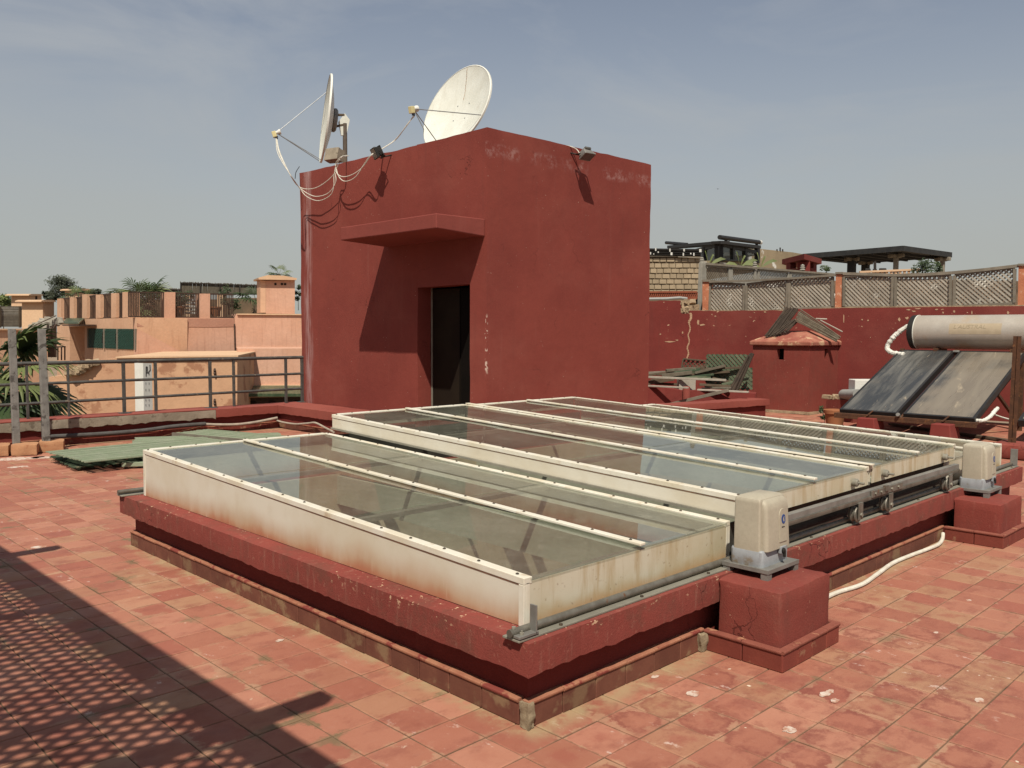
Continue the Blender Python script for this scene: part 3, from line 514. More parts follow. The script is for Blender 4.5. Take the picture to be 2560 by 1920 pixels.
# ------------------------------------------------------------------ motor pedestals and motors
def pedestal(x0, x1, yn, zt, label):
    t = thing('motor_pedestal', label, 'pedestal', ((x0+x1)/2, yn/2, 0), 'red pedestals of the skylight motors')
    m = MB(); m.slab(x0+.035, x1-.035, yn+.032, -.055, 0, zt, .035, .006, top=.010, rnd=.016, fq=3); m.build('pedestal_body', 'red_plain', t)
    skirting(t, (x0, -.005), (x0, yn), (-1, 0), .088, 'skirt_red', 'cap_red'); skirting(t, (x0, yn), (x1, yn), (0, -1), .088, 'skirt_red', 'cap_red', pitch=.15); skirting(t, (x1, yn), (x1, -.005), (1, 0), .088, 'skirt_red', 'cap_red')
    return t
pedestal(1.267, 1.862, -.432, .368, 'red plastered block with tiled foot under the nearer motor'); pedestal(4.603, 5.21, -.421, .322, 'red plastered block with tiled foot under the motor farther along the kerb')

def rrect(w, d, r, n=5):
    P = []
    for cx, cy, a0 in ((w/2-r, d/2-r, 0), (-w/2+r, d/2-r, 90), (-w/2+r, -d/2+r, 180), (w/2-r, -d/2+r, 270)):
        for k in range(n+1): a = R(a0+90*k/n); P.append((cx+r*math.cos(a), cy+r*math.sin(a)))
    return P
def loft(mb, rings, smooth=True):
    vs = []; fs = []; n = len(rings[0])
    for r_ in rings: vs += r_
    for i in range(len(rings)-1):
        for k in range(n): fs.append((i*n+k, i*n+(k+1) % n, (i+1)*n+(k+1) % n, (i+1)*n+k))
    fs += [tuple(range(n-1, -1, -1)), tuple(range((len(rings)-1)*n, len(rings)*n))]
    return mb.add(vs, fs, smooth)
def motor(x, y, z, label):
    """near left corner of the bracket plate at x, y; foot level z; the front with the badge looks along -Y"""
    t = thing('skylight_motor', label, 'motor', (x+.16, y+.13, z), 'skylight motors')
    o = Vector((x, y, z)); zb = z+.062
    m = MB(); m.box(x, x+.315, y, y+.26, zb-.012, zb-.006); m.box(x-.003, x, y, y+.26, zb-.026, zb-.004); m.box(x, x+.315, y-.003, y, zb-.026, zb-.004); m.build('bracket_plate', 'galvanised', t, bevel=.0015)
    for lx, ly in ((.0, .0), (.275, .0), (.0, .215), (.275, .215)):
        m = MB(); m.box(x+lx+.001, x+lx+.041, y+ly+.001, y+ly+.006, z-.012, zb-.012); m.box(x+lx+.001, x+lx+.006, y+ly+.006, y+ly+.041, z-.012, zb-.012); m.build('bracket_leg', 'galvanised', t, bevel=.001)
    cx, cy = x+.148, y+.133
    m = MB(); loft(m, [[(cx+a*s, cy+b*s-.0, zz) for a, b in rrect(.268, .185, .022)] for s, zz in ((.99, zb-.006), (1, zb+.01), (1.0, zb+.07), (.96, zb+.078))]); m.build('motor_base', 'motor_grey', t)
    # cover: box body with a bulged front bay and rounded shoulders
    def ring(s, zz, dy=0): return [(cx+a*s, cy+b*s+dy, zz) for a, b in rrect(.264, .15, .010)]
    m = MB(); loft(m, [ring(1.0, zb+.072), ring(1.0, zb+.08), ring(.965, zb+.315, .003), ring(.955, zb+.325, .003), ring(.92, zb+.334, .004), ring(.75, zb+.343, .005), ring(.4, zb+.350, .006)]); cov = m.build('motor_cover', 'motor_cream', t)
    def bay(s, zz, dy): return [(cx+.006+a*s, cy-.082+b+dy, zz) for a, b in rrect(.238, .050, .020)]
    m = MB(); loft(m, [bay(1, zb+.074, .0), bay(1, zb+.09, .0), bay(.97, zb+.275, .010), bay(.955, zb+.305, .015), bay(.92, zb+.322, .026), bay(.85, zb+.331, .040)]); m.build('front_bay', 'motor_cream', cov)
    yf = lambda zz: cy-.107+(zz-zb-.09)*.054
    m = MB(); P = []
    bx = cx+.045
    for k in range(13): a = math.pi*k/12; P.append((bx+.036*math.cos(a), zb+.235+.040*math.sin(a)))
    P += [(bx-.036, zb+.105), (bx+.036, zb+.105)]
    m.prism([(a, yf(b_)-.004, b_) for a, b_ in P], (0, .008, 0)); m.build('badge_field', 'motor_cream', cov, bevel=.0015)
    m = MB(); P = []; k0, k1 = 40, 300
    for k in range(17): a = R(k0+(k1-k0)*k/16); P.append((bx+.005+.021*math.cos(a), zb+.22+.024*math.sin(a)))
    for k in range(17): a = R(k1-(k1-k0-20)*k/16); P.append((bx+.0095+.011*math.cos(a), zb+.22+.014*math.sin(a)))
    m.prism([(a, yf(b_)-.0055, b_) for a, b_ in P], (0, .002, 0)); m.prism([(a, yf(b_)-.0055, b_) for a, b_ in ((bx+.012, zb+.226), (bx+.022, zb+.232), (bx+.022, zb+.205), (bx+.016, zb+.203))], (0, .002, 0)); m.build('logo', 'badge_blue', cov)
    m = MB()
    for k, wd in enumerate((.007, .005, .006, .004)): xx = bx-.014+k*.008; m.box(xx, xx+wd, yf(zb+.18)-.0055, yf(zb+.18)-.004, zb+.178, zb+.184-(k % 2)*.002)
    m.build('small_print', 'black', cov)
    m = MB(); m.box(bx-.03, bx+.035, yf(zb+.08)-.006, yf(zb+.08)+.01, zb+.046, zb+.082); lk = m.build('lock_plate', 'motor_grey', t, bevel=.002)
    m = MB(); m.lathe([(.014, 0), (.014, .008), (.009, .012), (0, .012)], 14, Matrix.Translation((bx-.012, yf(zb+.08)-.006, zb+.062)) @ Matrix.Rotation(R(90), 4, 'X')); m.box(bx-.016, bx-.008, yf(zb+.08)-.022, yf(zb+.08)-.008, zb+.03, zb+.062); m.build('lock_key', 'black', lk)
    m = MB(); m.lathe([(.03, zb-.055), (.03, zb-.012)], 12, Matrix.Translation((cx-.02, cy, 0))); m.build('drive_stub', 'rust', t)
    return t
motor(1.432, -.258, .366, 'cream skylight motor with a blue logo on the nearer red pedestal'); motor(4.86, -.235, .322, 'cream skylight motor standing farther back on the second red pedestal')

# white hose on the floor
P = [(1.88, -.20, .02), (2.2, -.10, .016), (2.566, -.063, .016), (2.894, -.098, .016), (3.2, -.07, .016), (3.557, -.03, .016), (3.85, -.035, .016), (4.10, -.05, .016), (4.33, -.058, .018), (4.48, -.035, .03), (4.56, -.012, .055)]
tag(MB().tube(curve(P, 6), .014, 10).build('white_hose', 'cable_white'), 'white flexible conduit lying on the tiles between the two motor pedestals', 'cable')
# ------------------------------------------------------------------ stair tower
TXW, TYN, TXE, TYF, TZ = 5.36, 6.03, 8.93, 10.70, 4.255
tw = thing('stair_tower', 'tall dark red stair tower with a canopy over its open doorway', 'building', (7.1, 8.3, 0))
m = MB(); D0, D1, DZ = 6.365, 7.505, 2.225
m.slab(TXW, TXW+.26, D1, TYF, 0, TZ, .16, .016, top=.012, fq=.9, rnd=.012); m.slab(TXW, TXW+.26, TYN, D0, 0, TZ, .16, .016, top=.008, fq=.9); m.slab(TXW, TXW+.26, D0, D1, DZ, TZ, .16, .016, top=.008, fq=.9)
m.slab(TXW+.26, TXE, TYN, TYN+.26, 0, TZ, .16, .016, top=.008, fq=.9); m.slab(TXE-.26, TXE, TYN+.26, TYF, 0, TZ, .3, .01, fq=.9); m.slab(TXW+.26, TXE-.26, TYF-.26, TYF, 0, TZ, .3, .01, fq=.9)
m.build('tower_wall', 'red_tower', tw)
MB().box(TXW+.26, TXE-.26, TYN+.26, TYF-.26, 3.80, 3.98).build('tower_roof', 'tower_roof', tw)
m = MB(); m.prism([(4.53, 6.068, 2.885), (4.53, 6.068, 3.07), (TXW-.001, 6.068, 3.075), (TXW-.001, 6.068, 2.845)], (0, 2.14, 0)); cn = m.build('canopy', 'red_canopy', tw, bevel=.012)
m = MB(); m.box(TXW+.2, TXW+.25, D0+.001, D1-.001, .0, .3); m.build('threshold', 'red_plain', tw)
dr = MB().box(TXW+.262, TXW+.30, 6.86, D1-.03, .3, DZ-.02).build('doorway_half', 'door_brown', tw, bevel=.003)
MB().box(TXW+.255, TXW+.262, 6.86, 6.875, .3, DZ-.02).build('door_edge', 'doorway_dark', dr)
MB().box(TXW+.25, TXW+.262, D1-.028, D1-.002, .3, DZ).build('door_frame', 'steel_pale', tw)
m = MB(); m.box(TXW+.262, TXW+.30, D0+.01, 6.85, .3, DZ-.02); m.build('doorway_half', 'doorway_dark', tw, bevel=.003)  # black sheet standing for the dark inside of the open doorway half

# floodlights
def floodlight(pos, aim, label, mt, wallpt, sc=1.0):
    pos, aim = Vector(pos), Vector(aim).normalized(); t = thing('floodlight', label, 'floodlight', tuple(pos), 'floodlights on the red tower')
    sx = aim.cross(Vector((0, 0, 1))).normalized(); uz = sx.cross(aim)
    A = Matrix(((sx.x, uz.x, -aim.x, pos.x), (sx.y, uz.y, -aim.y, pos.y), (sx.z, uz.z, -aim.z, pos.z), (0, 0, 0, 1))) @ Matrix.Scale(sc, 4)
    m = MB(); loft(m, [[tuple(A @ Vector((a*k, b*k, z))) for a, b in rrect(.19, .145, .012, 2)] for k, z in ((1.0, -.045), (1.02, -.03), (.95, -.02), (.62, .055), (.58, .062))], False); m.build('lamp_housing', mt, t)
    m = MB(); m.add([A @ Vector((a, b, -.0465)) for a, b in ((-.085, -.06), (.085, -.06), (.085, .06), (-.085, .06))], [(0, 1, 2, 3)]); m.build('lamp_glass', 'lamp_face', t)
    m = MB()
    for z in (.03, .04, .05): m.obox(A @ Vector((0, 0, z+.012)), (A.to_3x3() @ Vector((.05, 0, 0))), A.to_3x3() @ Vector((0, .07, 0)), A.to_3x3() @ Vector((0, 0, .002)))
    m.build('cooling_fins', mt, t)
    m = MB(); q = [A @ Vector(v) for v in ((-.105, 0, 0), (-.105, -.08, .05), (.105, -.08, .05), (.105, 0, 0))]
    for a, b in zip(q, q[1:]): m.beam(a, b, .022*sc, .005, aim)
    m.tube([A @ Vector((0, -.08, .05)), wallpt], .011, 8); m.build('lamp_bracket', 'iron_dark', t)
    return t
weather('lamp_face', (.10, .10, .095), (.07, .07, .065), 6, .2, 0, spec=.5)
lp = onx(ZD(1045, 868), TXW-.22)
floodlight(lp, (-.80, .30, -.42), 'black floodlight leaning out over the canopy side of the tower', 'black', (TXW+.03, lp.y-.06, 4.20), 1.12)
lq = ony(ZT(1045, 192), TYN-.20)
floodlight(lq, (-.05, -.50, -.85), 'grey floodlight under the top edge of the plain tower side', 'galvanised', (lq.x-.12, TYN+.02, 4.17), 1.1)

# satellite dishes
weather('mast_dark', (.16, .125, .095), (.10, .08, .065), 9, .8, .2)
def dish(name_label, c, n, feed, mount, sc=.715, arms=(-20, 200, 270)):
    c, n = Vector(c), Vector(n).normalized(); t = thing('satellite_dish', name_label, 'satellite dish', tuple(c), 'satellite dishes on the tower')
    sx = n.cross(Vector((0, 0, 1))).normalized(); uz = sx.cross(n)
    A = Matrix(((sx.x, uz.x, n.x, c.x), (sx.y, uz.y, n.y, c.y), (sx.z, uz.z, n.z, c.z), (0, 0, 0, 1)))
    S = Matrix.Diagonal((.97, 1.03, 1, 1)); dp = .13
    prof = [(sc*k/10, dp*(k/10)**2-dp) for k in range(11)]
    m = MB(); m.lathe(prof+[(sc+.004, .002), (sc+.012, -.012), (sc+.006, -.030), (sc-.006, -.034), (sc-.012, -.026)]+[(sc*k/10, dp*(k/10)**2-dp-.008) for k in range(9, -1, -1)], 48, A @ S); d = m.build('reflector', 'white_paint', t)
    m = MB(); m.lathe([(sc-.002, .004), (sc+.014, -.002), (sc+.014, -.03), (sc, -.034)], 48, A @ S); m.build('rim', 'dish_rim', d)
    m = MB()
    for x, y in ((-.13, .13), (.13, .13), (.13, -.13), (-.13, -.13)): rr = math.hypot(x, y)/sc; m.lathe([(.011, 0), (.010, .004), (0, .006)], 8, A @ Matrix.Translation((x, y, dp*rr*rr-dp)))
    m.build('reflector_screws', 'rod', d)
    m = MB()
    for k in range(9):
        y0 = .69-k*.055; xx = .03+noise.noise(Vector((k*.7, 3, 1)))*.012; rr = math.hypot(xx, y0)/sc; m.obox(A @ Vector((xx, y0, dp*rr*rr-dp+.002)), A.to_3x3() @ Vector((.0035, 0, 0)), A.to_3x3() @ Vector((0, .0275, 0)), A.to_3x3() @ Vector((0, 0, .001)))
    m.build('rust_run', 'dish_stain', d)
    F = Vector(feed)
    for ang in arms:
        p = A @ S @ Vector((sc*math.cos(R(ang)), sc*math.sin(R(ang)), 0)); m = MB(); m.tube([p, F-(F-p).normalized()*.03], .007, 6); m.build('feed_rod', 'rod', t)
    ax = (c-F).normalized(); q = ax.to_track_quat('Z', 'Y').to_matrix().to_4x4(); M_ = Matrix.Translation(F) @ q
    m = MB(); m.lathe([(.0, -.01), (.028, -.01), (.032, .03), (.045, .05), (.047, .075), (.03, .078), (0, .07)], 16, M_); l = m.build('feed_horn', 'white_board', t)
    m = MB(); e = q.to_3x3(); m.obox(F-ax*.035+Vector((0, 0, -.015)), e @ Vector((.035, 0, 0)), e @ Vector((0, .05, 0)), e @ Vector((0, 0, .035))); m.build('converter', 'lnb', t, bevel=.006)
    m = MB()
    for dx in (-.02, 0, .02): m.tube([F+Vector((dx, 0, -.05)), F+Vector((dx, 0, -.10))], .008, 6)
    m.build('connector', 'black', t)
    # mount behind: back ring, knuckle, post down to the roof
    m = MB(); m.lathe([(.20, -dp-.008), (.20, -dp-.05), (.17, -dp-.075), (0, -dp-.075)], 24, A); m.build('back_ring', 'galvanised', t)
    bk = c-n*(dp+.19); base_ = Vector(mount)
    m = MB(); m.beam(c-n*(dp+.06)+uz*.10, bk+uz*.12, .05, .035, uz); m.beam(c-n*(dp+.06)-uz*.10, bk-uz*.05, .05, .035, uz); m.build('mount_arm', 'wood_brown', t, bevel=.004)
    m = MB(); m.prism([bk+uz*.15+sx*.02, bk-n*.10+uz*.05+sx*.02, bk-n*.07-uz*.22+sx*.02, bk+n*.02-uz*.24+sx*.02, bk+n*.09-uz*.02+sx*.02], -sx*.04); m.build('mount_plate', 'white_paint', t, bevel=.004)
    m = MB(); m.prism([bk+uz*.10+sx*.022, bk-n*.06+uz*.03+sx*.022, bk-n*.04-uz*.14+sx*.022, bk+n*.01-uz*.16+sx*.022], sx*.012); m.build('mount_rib', 'galvanised', t, bevel=.003)
    m = MB(); m.tube([bk+Vector((0, 0, -.02))-n*.02, Vector((bk.x-n.x*.02, bk.y-n.y*.02, base_.z))], .038, 14); m.tube([Vector((bk.x-n.x*.02, bk.y-n.y*.02, base_.z)), Vector((bk.x-n.x*.02, bk.y-n.y*.02, base_.z+.02))], .11, 14); m.build('mast', 'mast_dark', t)
    return t
LEFT, TOV = -CR, Vector((-CF.x, -CF.y, 0)).normalized()
d1 = onx(V(702, 256), 5.85); f1 = onx(V(597, 287), 5.85)-Vector((.0, 0, 0)); f1 = deep(V(597, 287), (d1-CAM).dot(CF)-.10)
tc_ = (CAM-d1); tc_.z = 0; tc_.normalize(); lf_ = Vector((tc_.y, -tc_.x, 0)); lf_ = lf_ if lf_.dot(LEFT) > 0 else -lf_
dish('white satellite dish seen edge-on at the far end of the tower roof', d1, lf_*.985+tc_*.085+Vector((0, 0, .115)), f1, (0, 0, 3.98), arms=(50, 262, 292))
d2 = deep(V(985, 233), 13.3); f2 = deep(V(893, 235), 12.62)
dish('large white satellite dish showing its hollow face above the tower corner', d2, TOV*.676+LEFT*.64+Vector((0, 0, .37)), f2, (0, 0, 3.98))
cb = onx(ZD(672, 885), 5.62); m = MB(); M_ = Matrix.Translation(cb) @ Matrix.Rotation(R(18), 4, 'Z') @ Matrix.Rotation(R(14), 4, 'Y'); m.slab(-.08, .08, -.15, .12, -.12, .075, .04, .008, M=M_, fq=8)
tag(m.build('concrete_block', 'concrete'), 'grey concrete block weighing down the roof beside the edge-on dish', 'block')
# white aerial leads looping over the tower edge
def lead(pts, label, r=.0065, mt='cable_white', name='aerial_cable'): return tag(MB().tube(curve(pts, 7), r, 6).build(name, mt), label, 'cable', 'aerial cables on the tower')
X1 = TXW-.20
wp = lambda x, y, d=0: onx(ZD(x, y), X1-d)
f1b = f1+Vector((0, 0, -.10)); f2b = f2+Vector((0, 0, -.10))
lead([f1b, deep(ZD(200, 870), 14.0), deep(ZD(270, 1010), 13.75), wp(345, 1140, .06), wp(420, 1182), wp(520, 1172), wp(620, 1110), wp(690, 1030), wp(690, 960), wp(740, 905), onx(ZD(790, 893), TXW+.1)], 'white aerial lead sagging from the edge-on dish, uppermost of the three loops')
lead([f1b+Vector((.02, .02, 0)), deep(ZD(208, 872), 14.0), deep(ZD(300, 1070), 13.7), wp(370, 1165, .05), wp(450, 1225), wp(530, 1248), wp(630, 1215), wp(690, 1120), wp(682, 1010), wp(735, 915), onx(ZD(800, 896), TXW+.1)], 'white aerial lead sagging from the edge-on dish, middle one of the three loops')
lead([f1b+Vector((-.02, -.02, 0)), deep(ZD(190, 880), 14.0), deep(ZD(290, 1050), 13.7), wp(380, 1180, .05), wp(440, 1250), wp(540, 1285), wp(640, 1240), wp(672, 1160), wp(676, 1050), wp(720, 960)], 'white aerial lead sagging from the edge-on dish, lowest of the three loops')
lead([wp(685, 975), wp(700, 1050), wp(760, 1078), wp(850, 1050), wp(930, 985), wp(1000, 890, .1), onx(ZD(1090, 835), TXW-.05), deep(ZD(1200, 760), 12.9), deep(ZD(1300, 640), 12.7), f2b], 'white aerial lead climbing past the black floodlight to the larger dish')
lead([wp(690, 990), wp(715, 1075), wp(770, 1117), wp(860, 1080), wp(940, 960), wp(1000, 885, .1), onx(ZD(1100, 830), TXW-.04), deep(ZD(1215, 750), 12.9), deep(ZD(1310, 620), 12.7), f2b+Vector((.02, 0, 0))], 'white aerial lead of the larger dish, hanging lowest below the black floodlight')
lead([onx(ZD(375, 990), TXW+.05), wp(345, 1040, .03), wp(338, 1095, .03)], 'short dark lead hooked over the far top corner of the tower', .006, 'black')
lq2 = ony(ZT(960, 150), TYN-.01); lead([lq2+Vector((-.05, .1, .03)), lq2, ony(ZT(990, 165), TYN-.06), ony(ZT(1005, 185), TYN-.12)], 'short white lead feeding the grey floodlight', .007)
# ------------------------------------------------------------------ parapet on the left, running on past the tower door
def ext(pl, pts, back, name, mt, parent=None, off=0, bevel=0, **k):
    return MB().prism([pl.at(p, off) for p in pts], pl.n*back).build(name, mt, parent, bevel, **k)
pp = thing('roof_parapet', 'low roof parapet with a broken concrete edge, turning red towards the tower', 'parapet', (2, 10.6, 0))
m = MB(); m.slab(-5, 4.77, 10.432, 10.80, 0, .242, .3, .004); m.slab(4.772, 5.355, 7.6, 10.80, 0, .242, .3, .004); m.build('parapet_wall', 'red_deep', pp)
m = MB(); m.slab(3.66, 4.72, 10.375, 10.86, .243, .375, .06, .006, drip=.012, rnd=.006); m.slab(4.72, 5.352, 7.55, 10.86, .243, .375, .06, .006, drip=.012, rnd=.006); m.build('parapet_coping', 'red_light', pp)
m = MB(); m.slab(-5, 3.66, 10.385, 10.86, .235, .362, .06, .008, drip=.03, rnd=.006); m.build('bare_concrete_edge', 'concrete', pp)
m = MB(); m.slab(-5, 3.66, 10.40, 10.86, .3625, .376, .06, .004, fq=6); m.build('coping_skin', 'red_light', pp)
skirting(pp, (-4.8, 10.43), (4.77, 10.43), (0, -1), .09, 'skirt_red'); skirting(pp, (4.77, 10.43), (4.77, 7.6), (-1, 0), .09, 'skirt')

rl = thing('roof_railing', 'dark iron railing with three rails on the left parapet', 'railing', (2, 10.66, .376)); YR = 10.66
for (a, b, r) in ((700, 748, .027), (812, 893, .021), (915, 1032, .021)):
    p, q = ony(ZL(2098, a), YR), ony(ZL(0, b), YR); q = q+(q-p)*.55; MB().tube([p, q], r, 10).build('rail', 'rail_iron', rl)
for x, wd in ((190, .03), (475, .028), (858, .045), (1078, .04), (1455, .045), (1618, .038), (1978, .04), (2090, .05), (-190, .04)):
    p = ony(ZL(x, 1000), YR); zt = ony(ZL(2098, 700), YR).z+(ony(ZL(0, 748), YR).z-ony(ZL(2098, 700), YR).z)*(2098-x)/2098
    m = MB(); m.box(p.x-wd/2, p.x+wd/2, YR-.018, YR+.018, .372, zt-.01); m.build('railing_post', 'rail_iron', rl, bevel=.003)
    if wd > .042: MB().box(p.x-.08, p.x+.08, YR-.09, YR+.06, .3745, .384).build('foot_plate', 'rail_iron', rl, bevel=.002)

for k, (x0, x1, top, lean, lab) in enumerate(((165, 275, 2, .012, 'scuffed grey steel post nearer the left picture edge, wedged by orange blocks'), (578, 690, 1, .018, 'scuffed grey steel post standing right of its twin at the left parapet'))):
    yb = 9.92; a, b = ony(ZF(x0+10, 640), yb), ony(ZF(x1, 640), yb); wd = b.x-a.x; ztop = ony(V(30 if k == 0 else 95, 711), yb).z
    m = MB(); xc = (a.x+b.x)/2; n = 8
    for i in range(n):
        z0, z1 = ztop*i/n, ztop*(i+1)/n
    m.prism([(xc-wd/2, yb-.03, 0), (xc+wd/2, yb-.03, 0), (xc+wd/2-lean, yb-.03, ztop), (xc-wd/2-lean, yb-.03, ztop+.006)], (0, .06, 0)); o = tag(m.build('steel_post', 'post_grey', bevel=.005), lab, 'post', 'grey posts by the parapet')
for k, (x0, x1, yb_, lab) in enumerate(((-230, 128, 905, 'orange block cut by the left picture edge, leftmost of three'), (142, 522, 888, 'orange rough block in the middle of three at the parapet'), (530, 890, 838, 'orange rough block nearest the green lattice panels'))):
    a, b = onz(ZF(x0, yb_+6), 0), onz(ZF(x1, yb_-12), 0); c = (a+b)/2; wd = (b-a).length*.98; ang = math.atan2(b.y-a.y, b.x-a.x)
    M_ = Matrix.Translation(c) @ Matrix.Rotation(ang, 4, 'Z'); m = MB(); m.slab(-wd/2, wd/2, .0, .30, 0.002, .145, .03, .009, M=M_, rnd=.012, fq=7)
    tag(m.build('orange_block', 'brick_orange'), lab, 'block', 'orange blocks at the foot of the grey posts')

# green lattice panels lying on the floor
def lattice_flat(o, a, b, z, label, la, mt='green_wood', edge=False):
    o, a, b = (onz(ZL(*p), z) for p in (o, a, b)); u = (a-o).normalized(); v = (b-o); v = (v-u*v.dot(u)); lb = v.length; v.normalize()
    t = thing('lattice_panel', label, 'lattice panel', (o.x, o.y, z), 'green lattice panels stacked on the floor'); up = Vector((0, 0, 1))
    n = int(lb/.052)
    for k in range(n+1):
        c = o+v*(lb*k/n); MB().obox(c+u*(la/2+random.uniform(-.015, .015))+up*random.uniform(-.003, .003), u*la/2, v*.0165, up*.006).build('lath', mt, t)
    k = .06
    while k < la:
        MB().obox(o+u*k+v*lb/2-up*.0135, v*(lb/2+.01), u*.018, up*.006).build('cross_lath', 'green_dark', t); k += .135
    if edge: MB().obox(o+u*la/2-v*.03-up*.02, u*la/2, v*.012, up*.035).build('edge_board', 'wood_grey', t)
    return t
lattice_flat((320, 1354), (900, 1300), (625, 1420), .14, 'weathered green lattice panel at the front of the stack, its corner tilted at the blocks', 2.0)
lattice_flat((905, 1305), (1500, 1283), (1215, 1249), .125, 'weathered green lattice panel in the middle of the floor stack', 1.9)
lattice_flat((1205, 1226), (1640, 1266), (1500, 1205), .15, 'weathered green lattice panel at the back of the stack with a grey edge board', 2.2, edge=True)
o_ = onz(ZF(1000, 1000), .02); t_ = lattice_flat((345, 1385), (900, 1340), (640, 1452), .045, 'dark lattice added to give the square shadow pattern under the front green panel', 1.9, 'green_dark')  # dark laths standing in for the squares of cast shadow
a = onz(ZF(1690, 1000), .05); tag(MB().beam(a, a+Vector((.52, -.32, 0)), .09, .05).build('timber_offcut', 'green_wood', bevel=.006), 'short green painted timber lying by the white skylight corner', 'timber')
# conduits along the parapet
cq = lambda x, y, yy=10.37: ony(ZQ(x, y), yy)
tag(MB().tube(curve([cq(520, 372), cq(680, 378), cq(900, 374), cq(1120, 345), cq(1350, 298)], 6), .022, 10).build('conduit', 'conduit'), 'pale pipe hung along the parapet under the coping, ending at the corner', 'pipe', 'pipes along the parapet')
cx_ = lambda x, y, xx=4.70: onx(ZQ(x, y), xx)
tag(MB().tube(curve([cx_(1345, 328), cx_(1420, 350), cx_(1560, 370), cx_(1700, 362), cx_(1790, 356), cx_(1900, 410, 4.62), cx_(2000, 462, 4.5)], 6), .016, 10).build('conduit', 'conduit'), 'pale hose bending down beside the tower step towards the skylight', 'pipe', 'pipes along the parapet')
tag(MB().tube(curve([ony(ZL(330, 1250), 10.37), ony(ZL(700, 1230), 10.37), ony(ZL(1000, 1205), 10.37), ony(ZL(1200, 1178), 10.37), ony(ZL(1420, 1160), 10.37)], 5), .03, 10).build('conduit', 'conduit_dark'), 'dark pipe in the shade under the broken concrete coping', 'pipe', 'pipes along the parapet')
a = cq(520, 385); tag(MB().tube([a, ony(ZL(1062, 1262), 10.2)], .009, 6).build('iron_rod', 'rust'), 'thin rusty rod leaning at the parapet behind the green panels', 'rod')

# ------------------------------------------------------------------ fan palms
def fan(mb, hub, dir_, nrm, rad, blades, spread, rnd):
    dir_ = Vector(dir_).normalized(); nrm = Vector(nrm); nrm = (nrm-dir_*nrm.dot(dir_)).normalized(); sd_ = dir_.cross(nrm)
    for k in range(blades):
        a = R(-spread/2+spread*k/(blades-1)); d = dir_*math.cos(a)+sd_*math.sin(a); l = rad*(1-.25*abs(a)/R(spread/2))*rnd.uniform(.88, 1.05); wv = d.cross(nrm)
        p0 = hub; p1 = hub+d*l*.45+nrm*.03; p2 = hub+d*l*.78-Vector((0, 0, l*.07)); p3 = hub+d*l-Vector((0, 0, l*rnd.uniform(.16, .34))); w1 = rad*.042
        mb.add([p0, p1-wv*w1, p1+nrm*w1*.5, p1+wv*w1, p2-wv*w1*.7, p2+nrm*w1*.3, p2+wv*w1*.7, p3], [(0, 1, 2), (0, 2, 3), (1, 4, 5, 2), (2, 5, 6, 3), (4, 7, 5), (5, 7, 6)])
def palm(label, top, rad, leaves, trunk_h, seed, specs=None, blades=24, mats=('palm_leaf', 'palm_dark')):
    rnd = random.Random(seed); top = Vector(top); t = thing('fan_palm', label, 'palm', (top.x, top.y, top.z-trunk_h), 'fan palms')
    MB().tube([top-Vector((0, 0, trunk_h)), top-Vector((.03, 0, trunk_h*.5)), top], [rad*.22, rad*.18, rad*.14], 10).build('trunk', 'bark', t)
    for k in range(leaves):
        if specs and k < len(specs): az, el = specs[k]
        else: az, el = rnd.uniform(0, 360), rnd.uniform(-35, 65)
        d = Vector((math.cos(R(az))*math.cos(R(el)), math.sin(R(az))*math.cos(R(el)), math.sin(R(el)))); hub = top+d*rad*rnd.uniform(.7, 1.0); m = MB()
        m.tube([top, top+d*rad*.5+Vector((0, 0, rad*.05)), hub], [rad*.022, rad*.018, rad*.012], 5)
        fan(m, hub, d-Vector((0, 0, .25)), Vector((0, 0, 1))+d.cross(Vector((0, 0, 1)))*rnd.uniform(-.5, .5), rad, blades, 215, rnd)
        m.build('leaf', 'palm_dry' if el < -50 else mats[k % 2 if el > -10 else 1], t, auto=False)
    return t
ct = deep(ZL(-70, 900), 15.2); palm('big fan palm beyond the railing at the left picture edge', ct, .92, 20, 9.4+ct.z-.4, 3, [(-40, 25), (-20, -12), (-60, -35), (10, 40), (-75, 5), (-45, -60), (-15, -62), (30, 0), (-95, -20), (-30, 55)])

# ------------------------------------------------------------------ terracotta house across the street
hs_ = thing('terrace_house', 'terracotta house across the street with a pillared roof terrace', 'building', tuple(deep(ZL(1000, 1100), 36)))
weather('terra_band', (.47, .25, .175), (.42, .21, .145), .8, .92, .3, 14, dist=.03)
P1 = plane_px(ZL(945, 500), 34, ZL(395, 500), 43); P2 = plane_px(ZL(945, 500), 34, ZL(1625, 500), 36.8); P3 = plane_px(ZL(1625, 500), 36.8, ZL(2300, 500), 38.5)
GB = (ZL(0, 2100)[1])
def bottom(x): return ZL(x, 1350)
ext(P1, [ZL(*p) for p in ((395, 470), (395, 1300), (483, 1300), (483, 490), (586, 490), (586, 1300), (945, 1300), (945, 425), (885, 428), (395, 440))], 2.0, 'terrace_wall', 'terra', hs_)
ext(P1, [ZL(*p) for p in ((483, 488), (483, 1300), (588, 1300), (588, 488))], .05, 'doorway', 'interior_dark', hs_, off=.75)
ext(P1, [ZL(*p) for p in ((483, 492), (483, 1300), (542, 1300), (540, 492))], .1, 'door_reveal', 'terra', hs_, off=.45)
ext(P2, [ZL(*p) for p in ((945.5, 425), (945.5, 1300), (1622, 1300), (1622, 432), (1600, 430), (1450, 428))], .3, 'street_wall', 'terra_pink', hs_)
ext(P3, [ZL(*p) for p in ((1623, 425), (1640, 398), (2068, 402), (2300, 402), (2300, 1300), (1624, 1300))], 2.0, 'side_wall', 'terra_pink', hs_)
ext(P3, [ZL(*p) for p in ((1640, 398), (1640, 406), (2300, 410), (2300, 402))], .15, 'wall_edge', 'terra_pale', hs_, off=-.08)
